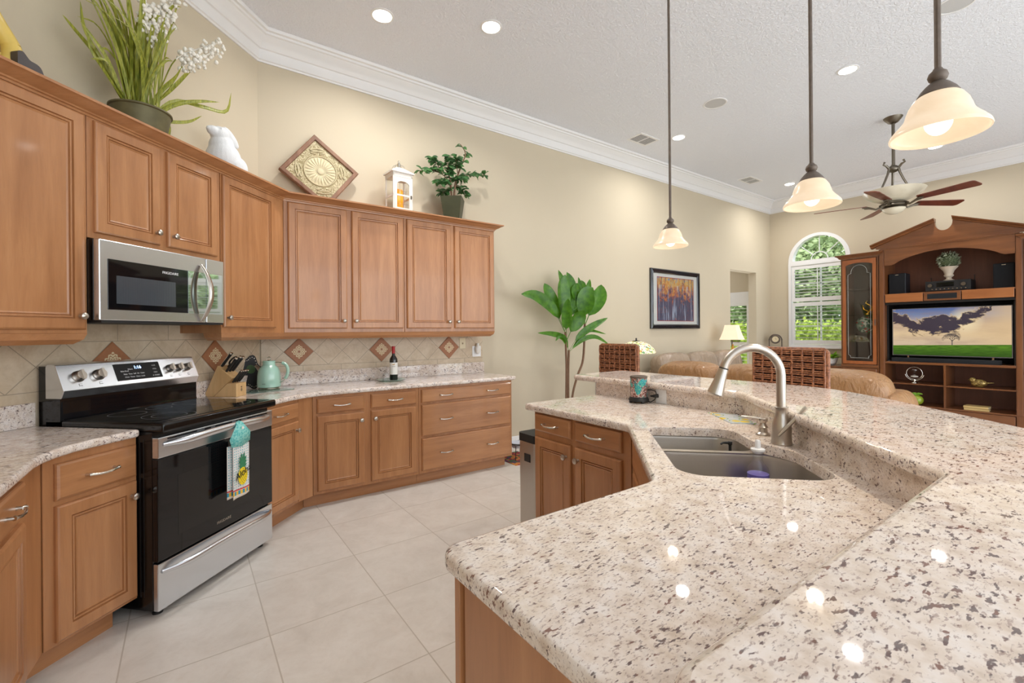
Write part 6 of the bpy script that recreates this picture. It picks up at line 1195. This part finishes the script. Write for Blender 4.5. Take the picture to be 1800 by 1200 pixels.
# television and soundbar
tv = thing('television', 'flat television showing a tree on a green field under sunset clouds', 'television', (9.06, 1.685, 0.858)); tw2, tz0, tz1 = 0.645, 0.092, 0.818
obj('bezel', MB().box(-0.003, 0.05, -tw2, tw2, tz0, tz1), plain('tv_silver', (120, 120, 122), 0.3, 0.6), tv, smooth=0, bev=0.003); obj('foot', MB().box(-0.05, 0.10, -0.47, -0.44, 0, 0.012).box(0.01, 0.03, -0.465, -0.445, 0.0, 0.10), 'chrome', tv, smooth=0); obj('foot', MB().box(-0.05, 0.10, 0.44, 0.47, 0, 0.012).box(0.01, 0.03, 0.445, 0.465, 0.0, 0.10), 'chrome', tv, smooth=0)
t = NT('tv_picture'); x, y, z = t.sep(t.pos('obj')); zz = t.math('DIVIDE', t.math('SUBTRACT', z, tz0), tz1 - tz0); yy = t.math('DIVIDE', y, -2 * tw2)   # yy: -0.5 left .. 0.5 right
n = t.noise(t.pos('obj', scale=(1, 1.0, 1.8)), 4.2, 9, 0.68, 0.6); n2 = t.noise(t.pos('obj', scale=(1, 0.8, 4), loc=(4, 2, 1)), 3.0, 5, 0.6)
sky = t.ramp(zz, [(0.28, lin((214, 190, 160))), (0.45, lin((228, 200, 158))), (0.65, lin((206, 178, 150))), (0.85, lin((120, 136, 170))), (1.0, lin((74, 96, 150)))])
sky = t.mix(t.math('MULTIPLY', t.step(n2, 0.45, 0.7), 0.45), sky, lin((150, 120, 110)))
rgt = t.math('MULTIPLY', t.step(yy, 0.05, 0.45), 0.75); sky = t.mix(rgt, sky, lin((222, 190, 146)))
sx = t.math('SUBTRACT', yy, 0.14); sz = t.math('MULTIPLY', t.math('SUBTRACT', zz, 0.72), 0.56); sd = t.math('SQRT', t.math('ADD', t.math('MULTIPLY', sx, sx), t.math('MULTIPLY', sz, sz))); sky = t.mix(t.math('SUBTRACT', 1.0, t.step(sd, 0.0, 0.16)), sky, lin((255, 236, 190)))
# dark cloud band sweeping from left to upper right
cl_c = t.math('ADD', 0.62, t.math('MULTIPLY', t.math('MULTIPLY', t.math('ADD', yy, 0.15), t.math('ADD', yy, 0.15)), 1.5)); dc = t.math('ABSOLUTE', t.math('SUBTRACT', t.math('ADD', zz, t.math('MULTIPLY', t.math('SUBTRACT', n, 0.5), 0.8)), cl_c))
lim = t.math('SUBTRACT', 0.16, t.math('MULTIPLY', t.math('MAXIMUM', t.math('SUBTRACT', yy, 0.05), 0.0), 0.25)); band = t.math('SUBTRACT', lim, dc)
edge = t.math('MULTIPLY', t.step(band, -0.05, 0.0), 0.6); sky = t.mix(edge, sky, lin((250, 216, 160))); sky = t.mix(t.step(band, 0.0, 0.05), sky, lin((62, 54, 66)))
fld = t.mix(t.step(t.noise(t.pos('obj', scale=(1, 1, 14)), 8, 3), 0.4, 0.6), lin((56, 98, 24)), lin((92, 138, 36))); fld = t.mix(t.step(zz, 0.0, 0.2), lin((40, 76, 24)), fld)
hz_ = t.math('ADD', 0.235, t.math('MULTIPLY', yy, 0.04)); pic = t.mix(t.math('LESS_THAN', zz, hz_), sky, fld)
t.col((0, 0, 0, 1)); t.set(0.2); t.emit(pic, 0.8); M['tvpic'] = t.m
scn = obj('screen', MB().box(-0.0045, -0.003, -tw2 + 0.012, tw2 - 0.012, tz0 + 0.014, tz1 - 0.010), 'tvpic', tv, smooth=0)
rn = random.Random(4); mb = MB(); bx_, bz_ = -0.045, tz0 + 0.245 * (tz1 - tz0)
def twig(p, a, L_, r_, k):
    q = (p[0], p[1] + math.sin(a) * L_, p[2] + math.cos(a) * L_); mb.tube([p, q], [r_, r_ * 0.7], 4, flat=1)
    if k: [twig(q, a + s_, L_ * rn.uniform(0.62, 0.85), r_ * 0.68, k - 1) for s_ in (-0.6, -0.05, 0.55)]
twig((-0.0052, bx_, bz_ - 0.005), 0.0, 0.052, 0.006, 6); obj('tree_silhouette', mb, emis('tree_dark', (60, 52, 52), 0.5), scn, smooth=0, fixn=False)
sb = obj('soundbar', MB().box(0, 0.07, -0.59, 0.59, 0, 0.06), 'blackf', smooth=0, bev=0.006, loc=(8.97, 1.73, 0.859)); tag(sb, 'dark grey soundbar lying below the television', 'speaker')
rm = obj('remote_control', MB().box(-0.02, 0.02, -0.07, 0.07, 0, 0.015), 'blackm', smooth=0, bev=0.004, loc=(9.02, 2.35 - 0.02, 0.859), rot=(0, 0, R(60))); tag(rm, 'small black remote at the left end of the television shelf', 'remote')
# upper shelf
def spk(y, w, h, label): s = thing('bookshelf_speaker', label, 'speaker', (9.10, y, 1.908)); obj('cabinet_box', MB().box(0, 0.24, -w, w, 0, h), plain('speaker_box', (26, 28, 34), 0.5), s, smooth=0, bev=0.012, seg=3); c = obj('grille', MB().box(-0.012, 0, -w + 0.006, w - 0.006, 0.008, h - 0.008), 'blackf', s, smooth=0, bev=0.004); obj('badge', MB().box(-0.0135, -0.012, -0.02, 0.02, h - 0.028, h - 0.020), 'chrome', c, smooth=0)
spk(2.275, 0.105, 0.325, 'black bookshelf speaker at the left end of the upper shelf'); spk(1.125, 0.105, 0.345, 'black bookshelf speaker at the right end of the upper shelf')
av = thing('av_receiver', 'black audio receiver under the white urn on the upper shelf', 'receiver', (9.08, 1.69, 1.908)); obj('case', MB().box(0, 0.32, -0.245, 0.245, 0.015, 0.160), 'blackm', av, smooth=0, bev=0.004); obj('display', MB().box(-0.002, 0, -0.07, 0.12, 0.07, 0.135), 'bglass', av, smooth=0)
for y_ in (0.19, -0.17): obj('dial', MB().lathe([(0.028, 0), (0.026, 0.018), (0, 0.018)], 20, M4=Matrix.Translation((0, y_, 0.095)) @ Matrix.Rotation(R(-90), 4, 'Y')), 'pewter', av)
for y_ in (-0.235, 0.235): obj('foot', MB().box(0.02, 0.06, y_ - 0.02, y_ + 0.02, 0, 0.016), 'blackm', av, smooth=0); obj('antenna', MB().tube([(0.30, y_, 0.13), (0.30, y_ * 1.02, 0.24)], 0.005, 6), 'blackm', av)
mb = MB()
for k in range(9): mb.box(-0.0015, 0, -0.20 + k * 0.045, -0.185 + k * 0.045, 0.035, 0.043)
obj('buttons', mb, 'chrome', av, smooth=0)
ur = thing('potted_topiary', 'white urn with a round frosted topiary ball on the receiver', 'plant', (9.22, 1.700, 2.0685)); obj('urn', MB().lathe([(0.066, 0), (0.062, 0.012), (0.032, 0.03), (0.030, 0.05), (0.052, 0.07), (0.056, 0.085), (0.046, 0.10), (0.062, 0.15), (0.10, 0.20), (0.108, 0.21), (0.095, 0.212), (0.08, 0.19), (0, 0.18)], 30), plain('urn_cream', (214, 198, 178), 0.7, var=0.08), ur)
rn = random.Random(8); mb = MB(); M['frost'] = leafmat('frosted_leaf', (96, 112, 78), (196, 202, 176))
for k in range(520):
    v_ = Vector((rn.gauss(0, 1), rn.gauss(0, 1), rn.gauss(0, 1))).normalized(); c0 = Vector((0, 0, 0.305)) + v_ * 0.110; s_ = Vector((rn.gauss(0, 1), rn.gauss(0, 1), rn.gauss(0, 1))).normalized() * 0.6; leaf(mb, [c0, c0 + (v_ + s_) * 0.013, c0 + (v_ + s_) * 0.026], 0.016, (s_ + Vector((0.1, 0.2, 0.3))), 2, 0.1)
obj('leaf_ball', mb, 'frost', ur, smooth=0, fixn=False); obj('ball_core', MB().sph((0, 0, 0.305), 0.110, 20, 14), plain('core_green', (84, 96, 66), 0.9), ur)
# lower shelves
gb = thing('hourglass_globe', 'silver ring stand with an hourglass, on the left lower shelf', 'ornament', (9.10, 2.075, 0.530)); obj('base', MB().lathe([(0.045, 0), (0.04, 0.012), (0.014, 0.022), (0.012, 0.055)], 20), 'chrome', gb)
obj('ring', MB().tube([(0, 0.095 * math.cos(a), 0.150 + 0.095 * math.sin(a)) for a in [2 * PI * k / 28 for k in range(29)]], 0.006, 8), 'chrome', gb); obj('ring', MB().tube([(0.0, 0.112 * math.cos(a), 0.150 + 0.112 * math.sin(a)) for a in [PI + 0.2 + (PI - 0.4) * k / 18 for k in range(19)]], 0.006, 8), 'chrome', gb)
obj('glass_bulbs', MB().lathe([(0.05, 0.09), (0.052, 0.11), (0.01, 0.150), (0.052, 0.19), (0.05, 0.21)], 20), 'tglass', gb); obj('sand', MB().lathe([(0.045, 0.092), (0.044, 0.108), (0, 0.125)], 18), plain('sand', (222, 214, 200), 0.8), gb)
t = NT('mosaic_gold'); v = t.n('ShaderNodeTexVoronoi'); t.l(t.pos('obj'), v.inputs['Vector']); v.inputs['Scale'].default_value = 70; x, y, z = t.sep(v.outputs['Color']); t.col(t.ramp(x, [(0, lin((120, 96, 50))), (0.5, lin((190, 164, 96))), (1, lin((236, 224, 176)))], 'CONSTANT')); t.set(0.3, 0.4); M['birdm'] = t.m
bd = MB().sph((0, 0.0, 0.055), (0.045, 0.085, 0.055), 20, 14).sph((0, 0.062, 0.100), (0.032, 0.036, 0.034), 16, 12).tube([(0, -0.03, 0.06), (0, -0.09, 0.065), (0, -0.15, 0.072)], [0.035, 0.020, 0.006], 8, flat=0.5).tube([(0, 0.09, 0.098), (0, 0.115, 0.094)], [0.010, 0.002], 8)
o = obj('bird_figurine', bd, 'birdm', smooth=60, loc=(9.10, 1.375, 0.530), fixn=False); md = o.modifiers.new('merge', 'REMESH'); md.mode = 'VOXEL'; md.voxel_size = 0.005; md.use_smooth_shade = True; tag(o, 'gold mosaic bird figurine on the right lower shelf', 'figurine')
M['bookc'] = plain('cream_cover', (206, 176, 116), 0.6, var=0.05)
for k, (z_, l_) in enumerate(((0.2055, 'cream book on the bottom shelf, underneath the other'), (0.2365, 'cream book on the bottom shelf, on top of the other'))):
    b = thing('book', l_, 'book', (9.08, 1.39, z_), R(2 - 5 * k), 'cream books on the bottom shelf'); obj('cover', MB().box(-0.085, 0.085, -0.125, 0.125, 0, 0.003).box(-0.085, 0.085, -0.125, 0.125, 0.027, 0.030).box(-0.085, -0.081, -0.125, 0.125, 0, 0.030), 'bookc', b, smooth=0); obj('pages', MB().box(-0.081, 0.080, -0.12, 0.12, 0.003, 0.027), plain('pages', (220, 206, 170), 0.8), b, smooth=0)
gvz = thing('apple_vase', 'lime green apple shaped vase with a leaf sprig on the bottom left shelf', 'vase', (9.03, 2.03, 0.2055)); obj('apple_body', MB().sph((0, 0, 0.075), (0.078, 0.078, 0.075), 22, 16), plain('lime_glaze', (142, 160, 50), 0.2, var=0.08, coat=0.4), gvz)
mb = MB(); [leaf(mb, [(0, 0, 0.14), (0, math.sin(a) * 0.04, 0.17), (0, math.sin(a) * 0.08, 0.14 + 0.05 * math.cos(a))], 0.03, (-1, 0, 0.3), 6) for a in (-1, -0.3, 0.4, 1.1)]; obj('leaf_sprig', mb, 'lime', gvz, smooth=60, fixn=False)
# ================================================================== HALL LIGHT AND GARDEN
area('hall_fill', (9.45, 5.9, 1.5), (0, R(90), 0), 1.6, 1.2, 45, (0.97, 0.99, 1))  # area lamp added to brighten the hall, set just inside its window wall
struct('ground_outside', MB().box(XF + 0.16, 40, -14, 24, -0.25, -0.15), plain('lawn', (96, 124, 60), 0.95, var=0.2, scale=8), smooth=0)
def foliage(name, label, loc, size, col1, col2, n=5200, ls=0.16, seed=1, trunk=0.0, group=None):
    rn = random.Random(seed); th_ = thing(name, label, 'tree' if trunk else 'hedge', loc, 0, group); mb = MB()
    for k in range(n):
        if trunk: v_ = Vector((rn.gauss(0, 1), rn.gauss(0, 1), rn.gauss(0, 1))).normalized() * (0.55 + 0.45 * rn.random()); c0 = Vector((v_.x * size[0], v_.y * size[1], trunk + size[2] * (1 + v_.z)))
        else: c0 = Vector((rn.uniform(-size[0], size[0]) * rn.choice((1, 0.9)), rn.uniform(-size[1], size[1]), rn.random() ** 0.6 * size[2] + rn.uniform(-0.06, 0.06)))
        d_ = Vector((rn.gauss(0, 1), rn.gauss(0, 1), rn.gauss(0, 0.7))).normalized(); s_ = d_.cross(Vector((rn.gauss(0, 1), rn.gauss(0, 1), rn.gauss(0, 1)))).normalized() * ls * 0.3; L_ = d_ * ls * rn.uniform(0.6, 1.2)
        mb.add([c0, c0 + L_ * 0.5 + s_, c0 + L_, c0 + L_ * 0.5 - s_], [(0, 1, 2, 3)])
    m_ = leafmat(name + '_leaf', col1, col2, 0.6, (1.5, 1.5, 1.5)); obj('foliage', mb, m_, th_, smooth=0, fixn=False)
    if trunk: obj('trunk', MB().tube([(0, 0, -0.15), (0.1, 0.05, trunk + 0.3), (0.0, 0.1, trunk + size[2])], [0.16, 0.12, 0.05], 8), 'bark', th_); obj('inner_crown', MB().sph((0, 0, trunk + size[2]), (size[0] * 0.7, size[1] * 0.7, size[2] * 0.7), 16, 12), m_, th_)
    else: obj('inner_growth', MB().box(-size[0] * 0.75, size[0] * 0.75, -size[1], size[1], -0.15, size[2] * 0.86), m_, th_, smooth=0)
foliage('hedge', 'yellow green clipped hedge outside the windows', (13.6, 6.0, 0), (0.7, 4.6, 1.55), (104, 132, 40), (170, 190, 76), 9000, 0.15, 2)
foliage('garden_tree', 'dense dark green tree behind the hedge, left half of the arched window', (17.5, 7.4, 0), (2.0, 2.3, 2.1), (112, 134, 92), (172, 190, 142), 11000, 0.24, 3, 0.9)
foliage('garden_tree', 'paler green tree behind the hedge, lower right of the arched window', (22.0, 4.2, 0), (2.0, 2.2, 1.9), (120, 140, 96), (176, 192, 146), 8000, 0.26, 4, 0.7)
foliage('garden_tree', 'green tree behind the hedge, seen through the doorway window', (22.0, 13.2, 0), (2.4, 2.6, 2.5), (80, 108, 60), (134, 160, 98), 8000, 0.28, 5, 0.8)
